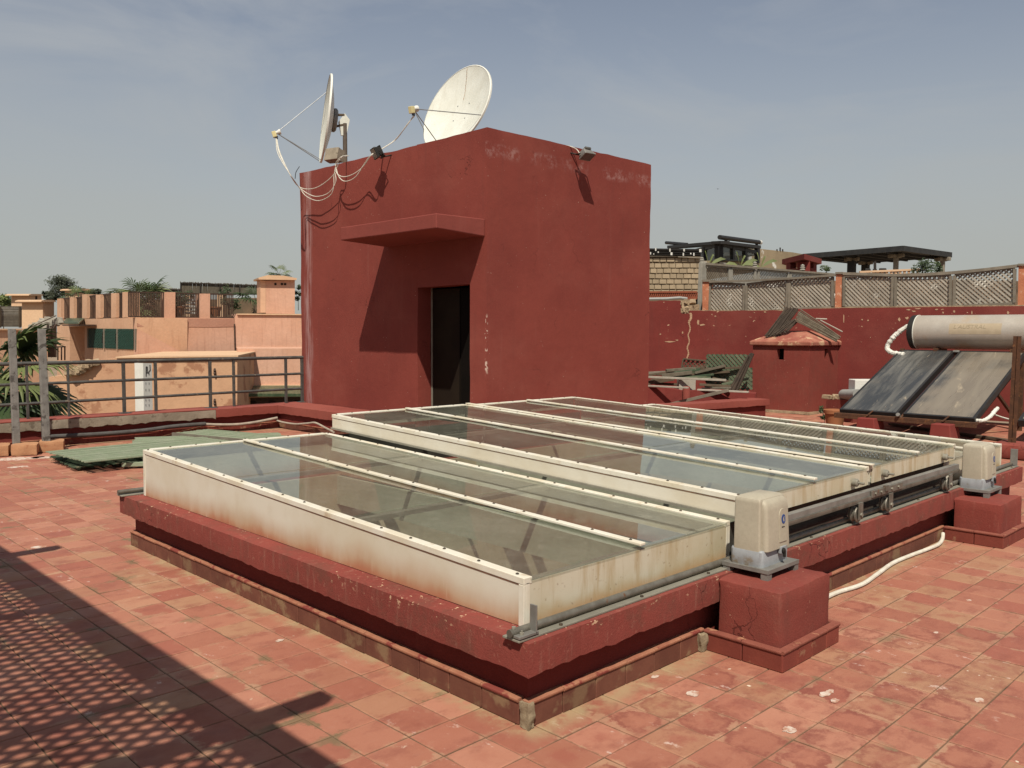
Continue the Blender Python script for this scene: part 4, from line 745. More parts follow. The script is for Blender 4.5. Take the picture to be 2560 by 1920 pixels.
ext(P3, [ZL(*p) for p in ((1632, 628), (1632, 636), (2300, 640), (2300, 630))], .1, 'string_course', 'terra_stain', hs_, off=-.07)
ext(P2, [ZL(*p) for p in ((947, 430), (947, 488), (1100, 492), (1300, 490), (1480, 492), (1619, 488), (1619, 434))], .05, 'plaster_band', 'terra_band', hs_, off=-.015)
MB().tube([P2.at(ZL(1621, 470), -.04), P2.at(ZL(1626, 660), -.04)], .03, 6).build('wall_pipe', 'iron_brown', hs_)
for x0, x1, yt, yb in ((395, 422, 295, 440), (482, 510, 287, 436), (568, 600, 266, 433), (662, 694, 268, 430), (768, 804, 258, 428), (846, 888, 250, 426)):
    ext(P1, [ZL(x0, yt), ZL(x0, yb), ZL(x1, yb-2), ZL(x1, yt-2)], .45, 'pillar', 'terra', hs_, off=.02)
ext(P1, [ZL(*p) for p in ((884, 430), (884, 252), (888, 250), (888, 430))], .4, 'pillar', 'terra', hs_, off=.02)
for x0, x1, yt, yb in ((1142, 1212, 250, 428), (1386, 1452, 260, 431)): ext(P2, [ZL(x0, yt), ZL(x0, yb), ZL(x1, yb), ZL(x1, yt)], .45, 'pillar', 'terra_pink', hs_, off=.02)
def bars(pl, x0, x1, t0, t1, b0, b1, n, name, mt, parent, w=.018, rails=2, off=.15):
    m = MB()
    for k in range(n+1):
        f = k/n; x = x0+(x1-x0)*f; a, b = pl.at(ZL(x, t0+(t1-t0)*f), off), pl.at(ZL(x, b0+(b1-b0)*f), off); m.beam(b, a, w, w, pl.n)
    for f in [0]+[i/(rails-1) for i in range(1, rails)]:
        a, b = pl.at(ZL(x0, t0+(b0-t0)*f), off), pl.at(ZL(x1, t1+(b1-t1)*f), off); m.beam(a, b, w*1.3, w*1.6)
    return tag(m.build(name, mt, parent), kind='stuff')
for x0, x1, t0, t1, b0, b1, n in ((424, 480, 295, 290, 435, 433, 7), (512, 566, 288, 284, 432, 430, 7), (602, 660, 282, 272, 430, 429, 7), (696, 766, 268, 262, 428, 427, 8), (806, 844, 260, 256, 425, 424, 5)): bars(P1, x0, x1, t0, t1, b0, b1, n, 'terrace_bars', 'iron_brown', hs_, .035)
for x0, x1, t0, t1, b0, b1, n in ((888, 1140, 250, 252, 418, 420, 22), (1214, 1384, 255, 262, 422, 424, 15), (1454, 1610, 262, 268, 425, 426, 14)): bars(P2, x0, x1, t0, t1, b0, b1, n, 'terrace_bars', 'iron_brown', hs_, .032)
# green glazed canopy over the terrace door, each course of tiles a piece
Pc_ = P1
for k in range(9):
    f0, f1 = k/9, (k+1)/9-.02
    q = [P1.at(ZL(428+(548-428)*f0, 470), -.75), P1.at(ZL(428+(548-428)*f1, 470), -.75), P1.at(ZL(462+(584-462)*f1, 438), -.02), P1.at(ZL(462+(584-462)*f0, 438), -.02)]
    MB().prism(q, (0, 0, .06)).build('canopy_tile', 'green_tile', hs_)
ext(P1, [ZL(*p) for p in ((430, 473), (430, 482), (545, 482), (545, 473))], .72, 'canopy_board', 'iron_brown', hs_, off=-.74)
# green lattice window in three lights
win = ext(P1, [ZL(*p) for p in ((603, 500), (607, 632), (925, 648), (935, 505))], .05, 'window_back', 'interior_dark', hs_, off=-.002)
for k, (xa, xb) in enumerate(((606, 712), (718, 803), (809, 932))):
    m = MB()
    def wp_(u, v): x = xa+(xb-xa)*u; yt, yb = 502+(x-605)*.012, 633+(x-605)*.045; return P1.at(ZL(x, yt+(yb-yt)*v), -.03)
    nn = 11 if k == 2 else 9
    for i in range(-nn, nn*2):
        for s_ in (1, -1):
            u0 = i/nn; pts_ = []
            for v in [j/8 for j in range(9)]:
                u = u0+s_*v*.75 if s_ > 0 else u0+.75-v*.75
                if 0 <= u <= 1: pts_.append(wp_(u, v))
            if len(pts_) > 1: m.beam(pts_[0], pts_[-1], .028, .012, P1.n)
    m.build('lattice_light', 'teal', win)
for x in (604.5, 715, 806, 931): ext(P1, [ZL(x-3, 500+(x-605)*.012), ZL(x-3, 635+(x-605)*.045), ZL(x+3, 635+(x-605)*.045), ZL(x+3, 500+(x-605)*.012)], .06, 'window_post', 'wood_grey', win, off=-.065)
# chimney on the house
ch = thing('rooftop_chimney', 'terracotta chimney with three round holes left of the red tower', 'chimney', tuple(P3.at(ZL(1920, 400))))
ext(P3, [ZL(*p) for p in ((1838, 170), (1838, 398), (2038, 400), (2038, 168))], 1.2, 'chimney_body', 'terra_pink', ch, off=.12); MB().prism([P3.at(ZL(*p), .12) for p in ((1837, 170), (1837, 392), (1800, 392), (1800, 165))], P3.n*1.1).build('chimney_side', 'terra', ch)
ext(P3, [ZL(*p) for p in ((1786, 150), (1788, 162), (2050, 166), (2052, 153), (1965, 136), (1850, 132))], 1.6, 'chimney_cap', 'terra_pale', ch, off=-.1)
for x in (1904, 1949, 1971): c = P3.at(ZL(x, 194), .11); q = P3.n.to_track_quat('Z', 'Y').to_matrix().to_4x4(); MB().lathe([(0, -.006), (.055, -.006), (.055, .02)], 14, Matrix.Translation(c) @ q).build('flue_hole', 'interior_dark', ch)
# reed screens on the terrace behind
for (a, b, t0, t1, bb, D0, D1, lab) in ((942, 1250, 218, 228, 262, 46, 46, 'low grey reed screen behind the terrace palms'), (1248, 1790, 180, 200, 268, 43, 45, 'tall grey reed screen behind the terrace, next to the chimney')):
    pl = plane_px(ZL(a, 250), D0, ZL(b, 250), D1); t = thing('reed_screen', lab, 'screen', tuple(pl.at(ZL(a, bb))), 'reed screens')
    m = MB(); n = (b-a)//4
    for k in range(n):
        f = k/n; x = a+(b-a)*f+random.uniform(-1, 1); yt = t0+(t1-t0)*f+random.uniform(-5, 3); m.beam(pl.at(ZL(x, bb)), pl.at(ZL(x+random.uniform(-2, 2), yt)), .035, .02, pl.n)
    tag(m.build('reeds', 'reed', t), kind='stuff')
    m = MB(); nn = max(2, (b-a)//110)
    for k in range(nn+1): x = a+(b-a)*k/nn; m.beam(pl.at(ZL(x, bb+6), -.05), pl.at(ZL(x, t0+(t1-t0)*k/nn+4), -.05), .04, .04, pl.n)
    m.beam(pl.at(ZL(a, t0+5), -.05), pl.at(ZL(b, t1+5), -.05), .05, .05); m.beam(pl.at(ZL(a, bb-6), -.05), pl.at(ZL(b, bb-6), -.05), .05, .05); m.build('screen_frame', 'iron_dark', t)
# back wall and clutter of that terrace
pb = plane_px(ZL(380, 400), 44, ZL(1820, 400), 43); 
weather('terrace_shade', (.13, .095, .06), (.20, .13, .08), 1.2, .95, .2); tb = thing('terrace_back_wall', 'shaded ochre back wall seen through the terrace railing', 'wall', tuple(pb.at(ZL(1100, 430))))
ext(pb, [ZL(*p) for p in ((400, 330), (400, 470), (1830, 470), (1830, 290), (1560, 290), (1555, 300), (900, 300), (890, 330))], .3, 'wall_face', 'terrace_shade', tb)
for x0, x1, yt in ((1010, 1040, 285), (1285, 1320, 270), (1500, 1540, 265), (640, 668, 330)): ext(pb, [ZL(x0, yt), ZL(x0, 440), ZL(x1, 440), ZL(x1, yt)], .4, 'wall_pier', 'terra_pale', tb, off=-.5)
for (x, y, D, rad, seed, lab) in ((1010, 330, 38.8, .95, 5, 'bushy fan palm on the neighbour terrace between two pillars'), (1770, 330, 40.6, .75, 8, 'fan palm beside the chimney with three holes'), (930, 300, 40, .8, 11, 'spiky palm rising behind the terrace corner'), (550, 300, 44, .6, 14, 'small palm behind the far terrace pillars'), (1930, 128, 52, .5, 17, 'palm tip showing just above the three-holed chimney')):
    c = deep(ZL(x, y), D); palm(lab, c, rad, 13, 1.4, seed, blades=13, mats=('palm_dark', 'palm_leaf') if seed != 8 else ('palm_dark', 'palm_dark'))
def shrub(label, c, r, h, n, mt, seed, stem=True, cat='shrub', name='potted_shrub', size=.07, trunk=None):
    rnd = random.Random(seed); c = Vector(c); t = thing(name, label, cat, tuple(c)); m = MB()
    lobes = [Vector((rnd.gauss(0, .45)*r, rnd.gauss(0, .45)*r, rnd.uniform(.2, 1)*h)) for _ in range(max(5, int(n/60)))]
    for k in range(n):
        L_ = rnd.choice(lobes); d = Vector((rnd.gauss(0, 1), rnd.gauss(0, 1), rnd.gauss(0, .8))).normalized(); p = c+L_+d*r*.38*rnd.random()**.4
        a = Vector((rnd.gauss(0, 1), rnd.gauss(0, 1), rnd.gauss(0, .6))).normalized(); b = a.orthogonal().normalized(); s_ = size*rnd.uniform(.6, 1.4); m.add([p-a*s_, p+b*s_*.4, p+a*s_, p-b*s_*.4], [(0, 1, 2, 3)])
    m.build('crown' if trunk else 'foliage', mt, t, auto=False)
    if stem:
        m = MB()
        for L_ in lobes[:6]: m.tube([c-Vector((0, 0, trunk or .1)), c+Vector((0, 0, h*.25)), c+L_], [.05*r, .035*r, .012*r], 5)
        m.build('trunk' if trunk else 'stems', 'bark', t)
    return t
shrub('dark shrub behind the railing between the middle terrace pillars', P2.at(ZL(1250, 400), 1.2), .5, .95, 420, 'leaf', 21); shrub('dark climbing shrub left of the chimney palm', P2.at(ZL(1580, 390), .9), .5, 1.1, 420, 'leaf', 22); shrub('green shrub between chimney and red tower', P3.at(ZL(2062, 360), .8), .3, 1.2, 300, 'leaf', 23)
# white louvred table and pots on that terrace
for k, (x, y, wd, lab) in enumerate(((1330, 360, .9, 'white slatted crate stack behind the middle terrace railing'),)):
    c = P2.at(ZL(x, 410), 1.5); t = thing('slatted_crate', lab, 'crate', tuple(c))
    for i in range(5): MB().obox(c+Vector((0, 0, .1+i*.14)), P2.d*wd*.35, P2.n*.25, Vector((0, 0, .045))).build('crate_board', 'white_board', t)
for k, (x, lab) in enumerate(((1490, 'brown clay pot standing behind the right terrace railing'), (1235, 'dark clay pot under the terrace shrub'))):
    c = P2.at(ZL(x, 418), .8); m = MB(); m.lathe([(.16, 0), (.24, .35), (.27, .36), (.27, .42), (.23, .42), (.2, .3)], 16, Matrix.Translation(c)); tag(m.build('clay_pot', 'pot'), lab, 'pot', 'pots on the terrace')

# lower stepped structure in front of that house
lo = thing('lower_house_wing', 'lower terracotta wing with a flat ledge roof, in front of the terrace house', 'building', tuple(deep(ZL(1100, 1100), 28)))
Pf = plane_px(ZL(640, 900), 27.6, ZL(1640, 900), 28.4)
ext(Pf, [ZL(*p) for p in ((340, 835), (340, 1400), (1640, 1400), (1640, 696), (800, 706), (640, 722), (630, 760), (560, 800), (480, 825))], 7.5, 'wing_wall', 'terra_stain', lo)
ext(Pf, [ZL(*p) for p in ((800, 697), (800, 707), (1646, 697), (1646, 686))], 7.0, 'ledge_slab', 'terra_pale', lo, off=-.12)
for k in range(11):
    x = 500+k*14; c = Pf.at(ZL(x, 815-k*8), -.05); m = MB(); M_ = Matrix.Translation(c) @ Matrix.Rotation(random.uniform(0, 3), 4, 'Z') @ Matrix.Rotation(random.uniform(-.3, .3), 4, 'X'); m.slab(-.2, .2, -.15, .15, -.06, .06, .1, .03, M=M_, fq=6); m.build('broken_stone', 'rubble', lo)
for x, y in ((1485, 800), (1485, 1010)): c = Pf.at(ZL(x, y), -.03); m = MB(); m.tube(curve([c+Vector((0, 0, .09)), c-Pf.n*.08+Vector((0, 0, .03)), c-Pf.n*.02, c-Pf.n*.08-Vector((0, 0, .05)), c-Vector((0, 0, .09))], 4), .035, 6); m.build('iron_hook', 'iron_brown', lo)
# parts right of it: wall with green tiled eave over arches
sd_ = thing('arcade_wing', 'terracotta wing with a green tiled eave over round arches', 'building', tuple(deep(ZL(1850, 1100), 31)))
Pg = plane_px(ZL(1640, 900), 33, ZL(2110, 900), 33.8); Ph = plane_px(ZL(1640, 900), 31.6, ZL(2110, 900), 32.4)
ext(Pg, [ZL(*p) for p in ((1641, 640), (1641, 905), (2300, 905), (2300, 640))], 3.5, 'upper_wall', 'terra_pink', sd_)
m = MB(); poly = [(1641, 975), (1641, 1250), (2300, 1250), (2300, 975)]; ext(Ph, [ZL(*p) for p in poly], .4, 'arcade_wall', 'iron_brown', sd_, off=.25)
ext(Ph, [ZL(*p) for p in ((1641, 968), (1641, 982), (2300, 968), (2300, 955))], .4, 'eave_band', 'terra_pink', sd_, off=-.02)
for x in (1745, 1883, 2052):
    P_ = [(x-34, 1100), (x+34, 1100)]+[(x+34*math.cos(R(a)), 1032+34*-math.sin(R(a))) for a in range(0, 181, 15)]; ext(Ph, [ZL(*p) for p in P_], .02, 'arch_opening', 'interior_dark', sd_, off=.236)
n = 44
for k in range(n):
    x = 1648+k*10.2; a, b = Pg.at(ZL(x, 903), -.03), Ph.at(ZL(x+2, 962), -.25); MB().tube([a, b], .065, 6).build('eave_tile', 'green_tile', sd_)
ext(Pg, [ZL(*p) for p in ((1641, 893), (1641, 906), (2300, 906), (2300, 890))], .3, 'tile_ridge', 'terra_pale', sd_, off=-.15)
# tall white board with a black line pattern
wb = thing('white_board', 'tall narrow white board with a black line mark, behind the railing', 'board', tuple(deep(ZL(1022, 1075), 24))); Pw = plane_px(ZL(990, 900), 24, ZL(1060, 900), 24.3)
ext(Pw, [ZL(*p) for p in ((989, 740), (996, 1140), (1058, 1140), (1049, 742))], .35, 'board_body', 'white_board', wb)
for q in (((1010, 766), (1010, 832)), ((1010, 766), (1018, 766)), ((1018, 766), (1018, 800)), ((1036, 752), (1038, 790)), ((1028, 800), (1040, 788)), ((1028, 800), (1030, 822)), ((1012, 808), (1024, 806))):
    a, b = (Pw.at(ZL(*p), -.004) for p in q); MB().beam(a, b, .022, .006, Pw.n).build('line_mark', 'black', wb)
m = MB()
for y in (880, 925, 995, 1030):
    for x in (1008, 1030): m.obox(Pw.at(ZL(x, y), -.004), Pw.d*.008, Vector((0, 0, .03)), Pw.n*.003)
m.build('rivets', 'rod', wb)

# far roofs at the very left
fr_ = thing('slatted_fence', 'brown fence of horizontal slats on the far left roof', 'fence', tuple(deep(ZL(140, 490), 45)))
Pz = plane_px(ZL(0, 400), 44, ZL(292, 400), 46)
for k in range(17):
    y = 352+k*8.2; a, b = Pz.at(ZL(-60, y)), Pz.at(ZL(288, y+1)); MB().beam(a, b, .03, .085, Vector((0, 0, 1))).build('slat', 'wood_pale' if k in (1, 3, 5, 6) else 'wood_grey', fr_)
for x in (0, 138, 286): MB().beam(Pz.at(ZL(x, 495), -.06), Pz.at(ZL(x, 347), -.06), .10, .06, Pz.n).build('fence_post', 'wood_brown', fr_)
def chimney_box(label, pl, x0, x1, yt, yb, cap, mt='terra_pale', back=1.2, hole=None):
    t = thing('far_chimney', label, 'chimney', tuple(pl.at(ZL((x0+x1)/2, yb)))); ext(pl, [ZL(x0, yt), ZL(x0, yb), ZL(x1, yb), ZL(x1, yt)], back, 'chimney_body', mt, t)
    dx = (x1-x0)*.13; ext(pl, [ZL(x0-dx, yt-cap), ZL(x0-dx, yt), ZL(x1+dx, yt), ZL(x1+dx, yt-cap), ZL(x1-dx, yt-cap*1.7), ZL(x0+dx, yt-cap*1.7)], back*1.25, 'chimney_cap', 'terra_pale', t, off=-back*.12)
    if hole: ext(pl, [ZL(hole[0], hole[2]), ZL(hole[0], hole[3]), ZL(hole[1], hole[3]), ZL(hole[1], hole[2])], .03, 'flue_hole', 'interior_dark', t, off=-.01)
chimney_box('small pale chimney with a dark slot above the slatted fence', plane_px(ZL(210, 300), 50, ZL(290, 300), 51), 210, 288, 274, 420, 7, hole=(245, 258, 278, 302))
chimney_box('pale chimney block left of the terrace pillars', plane_px(ZL(280, 300), 43, ZL(380, 300), 44), 296, 374, 318, 560, 9)
chimney_box('pale capped chimney peeping over the terrace pillars in front of the tree', plane_px(ZL(540, 240), 52, ZL(640, 240), 53), 552, 622, 238, 420, 7)
m = MB(); Pn = plane_px(ZL(50, 320), 60, ZL(215, 320), 60)
for x in (54, 106, 166): m.beam(Pn.at(ZL(x, 360)), Pn.at(ZL(x, 294)), .05, .05, Pn.n)
m.beam(Pn.at(ZL(54, 295)), Pn.at(ZL(212, 296)), .05, .05); m.beam(Pn.at(ZL(54, 346)), Pn.at(ZL(212, 348)), .05, .05); tag(m.build('far_railing', 'rail_iron'), 'thin bare railing on the skyline at far left', 'railing')
lw = thing('far_left_house', 'plain terracotta house behind the palm at far left', 'building', tuple(deep(ZL(100, 700), 40))); Pl_ = plane_px(ZL(0, 600), 34, ZL(390, 600), 36)
ext(Pl_, [ZL(*p) for p in ((-300, 512), (-300, 1500), (330, 1500), (330, 545), (280, 512))], 5, 'house_wall', 'terra', lw); ext(Pl_, [ZL(*p) for p in ((-300, 502), (-300, 513), (276, 513), (270, 503))], 5, 'wall_top', 'terra_pale', lw, off=-.1)
ext(Pl_, [ZL(*p) for p in ((330, 545), (392, 470), (392, 700), (335, 700))], .3, 'shadowed_lean_to', 'iron_brown', lw, off=.2)
m = MB(); m.tube([Pl_.at(ZL(150, 520), -1), Pl_.at(ZL(385, 412), .5)], .03, 6); tag(m.build('leaning_pole', 'wood_grey'), 'thin pole leaning across the far left roof clutter', 'pole')
for k in range(7):
    c = Pl_.at(ZL(270+k*17, 500-k*9), .8); m = MB(); m.slab(-.35, .35, -.3, .3, -.12, .12, .15, .06, M=Matrix.Translation(c) @ Matrix.Rotation(k, 4, 'Z'), fq=3); m.build('roof_rubble', 'concrete_pale', lw)
t = thing('balcony_rail', 'small dark balcony railing at the corner of the terrace house', 'railing', tuple(P1.at(ZL(420, 720), -1))); m = MB()
for x in (400, 425, 448): m.beam(P1.at(ZL(x, 720), -1.2), P1.at(ZL(x, 628), -1.2), .05, .05, P1.n)
m.beam(P1.at(ZL(396, 628), -1.2), P1.at(ZL(450, 627), -1.2), .05, .06); m.build('rail', 'iron_brown', t)
# dark foliage put in for the shade under the palm, far trees
shrub('dark foliage standing in for the shade below the big palm at left', deep(ZL(60, 1090), 17), .8, .8, 900, 'leaf', 31, False, size=.06, name='palm_shade_foliage')
shrub('round grey green tree on the skyline behind the far chimneys', deep(ZL(432, 292), 75), .95, 1.75, 4200, 'leaf_far', 33, True, 'tree', 'skyline_tree', .085, trunk=6)
shrub('low dark tree crown left of the skyline tree', deep(ZL(345, 320), 78), .7, .9, 900, 'leaf_far', 34, True, 'tree', 'skyline_tree', .16, trunk=5)
shrub('pale yellow green tree at the left skyline edge', deep(ZL(20, 350), 55), .7, .6, 900, 'leaf_bright', 35, True, 'tree', 'skyline_tree', .13, trunk=5)
shrub('dark bush crown right of the skyline tree', deep(ZL(640, 290), 72), .6, .6, 700, 'leaf_far', 36, True, 'tree', 'skyline_tree', .15, trunk=5)
# ------------------------------------------------------------------ boundary wall on the right
PW_ = Plane((14.2, 10.5), (15.0, 1.0))
bw = thing('boundary_wall', 'long flaking red boundary wall behind the solar water heater', 'wall', (14.6, 5.5, 0))
def wallpoly(pl, top, back, name, mt, parent, off=0, z0=0, bevel=0):
    t = [pl.at(p, off) for p in top]; a, b = t[0], t[-1]; return MB().prism([Vector((a.x, a.y, z0))]+t+[Vector((b.x, b.y, z0))], pl.n*back).build(name, mt, parent, bevel)
rj = random.Random(5)
def jag(p, q, n, amp, f=ZR): return [f(p[0]+(q[0]-p[0])*k/n+rj.uniform(-1, 1), p[1]+(q[1]-p[1])*k/n+rj.uniform(-amp, amp)) for k in range(n+1)]
wallpoly(PW_, jag((-60, 765), (440, 758), 9, 5)+[ZR(446, 870), ZR(455, 905), ZR(540, 900), ZR(548, 868), ZR(560, 872)]+jag((575, 872), (1640, 868), 22, 4)+jag((1660, 852), (2300, 838), 10, 2)+[ZW(1200, 475), ZW(1700, 468), ZW(2260, 462), ZW(2700, 455)], .28, 'wall_face', 'red_wall', bw)
m = MB(); tp = [PW_.at(p, .01) for p in (ZR(575, 870), ZR(1100, 874), ZR(1640, 866), ZR(2300, 836), ZW(1700, 466.5), ZW(2300, 460))]
for a, b in zip(tp, tp[1:]): m.beam(a+PW_.n*.12+Vector((0, 0, .004)), b+PW_.n*.12+Vector((0, 0, .004)), .24, .02)
m.build('broken_wall_top', 'rubble', bw)
m = MB()
for k in range(26):
    c = PW_.at(ZR(rj.uniform(448, 610), rj.uniform(760, 890)), .1); m.slab(-.07, .07, -.06, .06, -.045, .045, .05, .02, M=Matrix.Translation(c) @ Matrix.Rotation(rj.uniform(0, 3), 4, 'Z') @ Matrix.Rotation(rj.uniform(-.5, .5), 4, 'X'), fq=9)
m.build('rubble_gap', 'rubble', bw)
m = MB()                                                   # scars where the red coat has fallen off
def scar(cx, cy, w_, h_, f=ZW):
    n = 11; m.prism([PW_.at(f(cx+w_*math.cos(2*math.pi*k/n)*rj.uniform(.45, 1.1), cy+h_*math.sin(2*math.pi*k/n)*rj.uniform(.45, 1.1)), -.004) for k in range(n)], PW_.n*.003)
for k in range(26): scar(330-k*.7+4*math.sin(k*.9), 505+k*10, 5 if k > 5 else 9, 8)
for c in ((372, 556, 9, 16), (395, 570, 20, 6), (215, 664, 36, 5), (255, 655, 12, 4), (160, 622, 6, 4), (285, 612, 5, 8), (470, 520, 8, 3), (1508, 538, 9, 12), (1553, 530, 12, 9), (1575, 545, 16, 7), (1600, 540, 9, 10), (1625, 520, 8, 5), (1560, 484, 16, 5), (1590, 492, 14, 5), (1610, 478, 20, 4), (1720, 482, 12, 5), (1818, 494, 7, 8), (1755, 500, 6, 7), (1918, 500, 5, 12), (2122, 500, 7, 12), (1298, 540, 5, 6), (1332, 545, 5, 6), (750, 497, 12, 4), (1195, 530, 3, 30), (690, 500, 5, 3), (1345, 640, 3, 3)): scar(*c)
m.build('bare_plaster_scar', 'cap', bw); MAT_S = weather('reed_dark', (.075, .055, .04), (.05, .038, .03), 9, .9, .3, 80); weather('scar', (.56, .37, .235), (.46, .29, .18), 9, .95, .4); bpy.data.objects['bare_plaster_scar'].data.materials[0] = MAT['scar']
for k, (f, pts, lab) in enumerate(((ZR, ((690, 548), (690, 875), (752, 875), (765, 540)), 'leftmost rough orange pillar of the lattice fence'), (ZP, ((132, 552), (120, 930), (186, 932), (196, 550)), 'middle rough orange pillar of the lattice fence'), (ZP, ((2152, 458), (2142, 905), (2300, 905), (2300, 450)), 'rightmost orange pillar, cut by the picture edge'))):
    t = thing('fence_pillar', lab, 'pillar', tuple(PW_.at(f(*pts[1]))), 'orange fence pillars'); ext(PW_, [f(*p) for p in pts], .2, 'pillar_body', 'pillar_orange' if k else 'pillar_orange', t, off=.03) if 'pillar_orange' in MAT else None
    if 'pillar_orange' not in MAT:
        weather('pillar_orange', (.55, .215, .115), (.47, .17, .09), 6, .95, .6, 30, spots=((.62, .34, .22), 9, .57, .66)); ext(PW_, [f(*p) for p in pts], .2, 'pillar_body', 'pillar_orange', t, off=.03)
    x0, y0 = pts[0]; x1 = pts[3][0]; ext(PW_, [f(x0-8, y0-20), f(x0-8, y0+2), f(x1+8, y0), f(x1+8, y0-22)], .26, 'pillar_cap', 'wood_grey', t, off=0)

def upright_lattice(label, pl, quad, f, sp=.085, wd=.03, mt='wood_pale', group='lattice fence panels', off=.08, posts=(True, True), cat='lattice panel', rails=True, both=True, fr=.05, mt2='wood_grey'):
    tl, tr, br, bl = [pl.at(f(*p), off) for p in quad]; t = thing('fence_lattice', label, cat, tuple(bl), group)
    Wm = ((tr-tl).length+(br-bl).length)/2; Hm = ((tl-bl).length+(tr-br).length)/2
    P = lambda x, y: bl.lerp(br, x/Wm).lerp(tl.lerp(tr, x/Wm), y/Hm)
    for lay, sg in ((0, -1), (1, 1)) if both else ((0, -1),):
        c = -Hm if sg < 0 else -Hm
        k = sp*.5-Hm
        while k < Wm+Hm:
            pts_ = []
            for y in (0, Hm):
                x = k+(Hm-y) if sg < 0 else k+y
                pts_.append((x, y))
            (xa, ya_), (xb, yb_) = pts_
            def clip(x, y, x2, y2):
                if x < 0: y = y+(y2-y)*(0-x)/(x2-x); x = 0
                elif x > Wm: y = y+(y2-y)*(Wm-x)/(x2-x); x = Wm
                return x, y
            if not ((xa < 0 and xb < 0) or (xa > Wm and xb > Wm)):
                a, b = clip(xa, ya_, xb, yb_), clip(xb, yb_, xa, ya_)
                if math.hypot(a[0]-b[0], a[1]-b[1]) > .06:
                    o = pl.n*(.012*lay+random.uniform(0, .002)); MB().beam(P(*a)+o, P(*b)+o, .010, wd, pl.n.cross(P(*b)-P(*a))).build('slat', mt if lay == 0 else mt2, t)
            k += sp
    if rails:
        for a, b in ((tl, tr), (bl, br)): MB().beam(a-pl.n*.012+Vector((0, 0, fr*.4 if a is tl else -fr*.2)), b-pl.n*.012+Vector((0, 0, fr*.4 if a is tl else -fr*.2)), .045, fr, Vector((0, 0, 1))).build('frame_rail', mt2, t, bevel=.004)
    for a, b, use in ((tl, bl, posts[0]), (tr, br, posts[1])):
        if use: MB().beam(b-pl.n*.02, a-pl.n*.02, fr, .05, pl.n).build('frame_post', mt2, t, bevel=.004)
    return t
upright_lattice('lattice fence panel next to the leftmost orange pillar', PW_, ((778, 570), (1160, 592), (1150, 874), (778, 874)), ZR)
upright_lattice('lattice fence panel with a broken gap, second from the leftmost pillar', PW_, ((1185, 590), (1640, 535), (1622, 862), (1180, 872)), ZR, posts=(True, True))
upright_lattice('lattice fence panel just left of the middle orange pillar', PW_, ((1662, 530), (2135, 495), (2135, 825), (1655, 845)), ZR)
upright_lattice('lattice fence panel just right of the middle orange pillar', PW_, ((225, 585), (765, 585), (755, 912), (225, 912)), ZP)
upright_lattice('lattice fence panel above the water tank', PW_, ((798, 590), (1405, 575), (1400, 912), (792, 912)), ZP)
upright_lattice('lattice fence panel beside the rightmost orange pillar', PW_, ((1448, 570), (2112, 495), (2108, 872), (1442, 905)), ZP)
tr_ = thing('fence_top_rail', 'long sagging timber rail along the top of the lattice fence', 'rail', tuple(PW_.at(ZP(220, 560))))
q = [PW_.at(ZP(*p), .06) for p in ((195, 548), (480, 556), (770, 566), (1100, 560), (1420, 540), (1780, 505), (2150, 462))]
for a, b in zip(q, q[1:]): MB().beam(a, b, .06, .055).build('rail_length', 'wood_grey', tr_)
q = [PW_.at(ZR(*p), .02) for p in ((770, 552), (1200, 538), (1640, 516), (2165, 478))]
for a, b in zip(q, q[1:]): MB().beam(a, b, .05, .04).build('rail_length', 'wood_grey', tr_)
# finer fence behind, running away to the right
PB_ = plane_px(ZR(690, 450), 20.5, ZR(2150, 450), 25.5)
for quad, lab in ((((705, 375), (975, 400), (985, 560), (705, 560)), 'fine slatted screen panel at the left behind the lattice fence'), (((1000, 405), (1262, 420), (1262, 560), (1000, 560)), 'fine slatted screen panel, second behind the lattice fence'), (((1300, 425), (1630, 455), (1630, 560), (1300, 560)), 'fine slatted screen panel, third behind the lattice fence'), (((1655, 460), (2060, 490), (2060, 545), (1655, 545)), 'fine slatted screen panel tapering out behind the lattice fence')):
    upright_lattice(lab, PB_, quad, ZR, .085, .035, 'wood_grey', 'slatted screens behind the fence', 0, fr=.09, both=False, cat='screen', mt2='wood_pale_frame') if 'wood_pale_frame' in MAT else None
    if 'wood_pale_frame' not in MAT:
        weather('wood_pale_frame', (.33, .31, .265), (.26, .24, .20), 5, .9, .3); upright_lattice(lab, PB_, quad, ZR, .085, .035, 'wood_grey', 'slatted screens behind the fence', 0, fr=.09, both=False, cat='screen', mt2='wood_pale_frame')
MB_ = MB().beam(PB_.at(ZR(690, 350), -.03), PB_.at(ZR(2140, 468), -.03), .09, .05); tag(MB_.build('screen_rail', 'wood_grey'), 'dark timber rail capping the fine slatted screens', 'rail')
tag(MB().beam(PB_.at(ZR(672, 870), -.05), PB_.at(ZR(688, 345), -.05), .16, .10, PB_.n).build('screen_post', 'wood_pale_frame', bevel=.01), 'tall grey square post left of the leftmost orange pillar', 'post')
for x, y, D, lab in ((684, 345, 20.5, 'turned finial on the tall grey post'), (1270, 395, 22.5, 'turned finial in front of the glass pavilion'), (1797, 425, 24.3, 'turned finial in front of the red chimney hood')):
    c = deep(ZR(x, y), D); k = D/2155/4.424; m = MB(); m.lathe([(24*k, 0), (30*k, 6*k), (24*k, 16*k), (18*k, 20*k), (28*k, 28*k), (28*k, 34*k), (16*k, 42*k), (22*k, 50*k), (20*k, 58*k), (0, 70*k)], 14, Matrix.Translation(c)); tag(m.build('finial', 'wood_pale_frame'), lab, 'finial', 'turned finials')

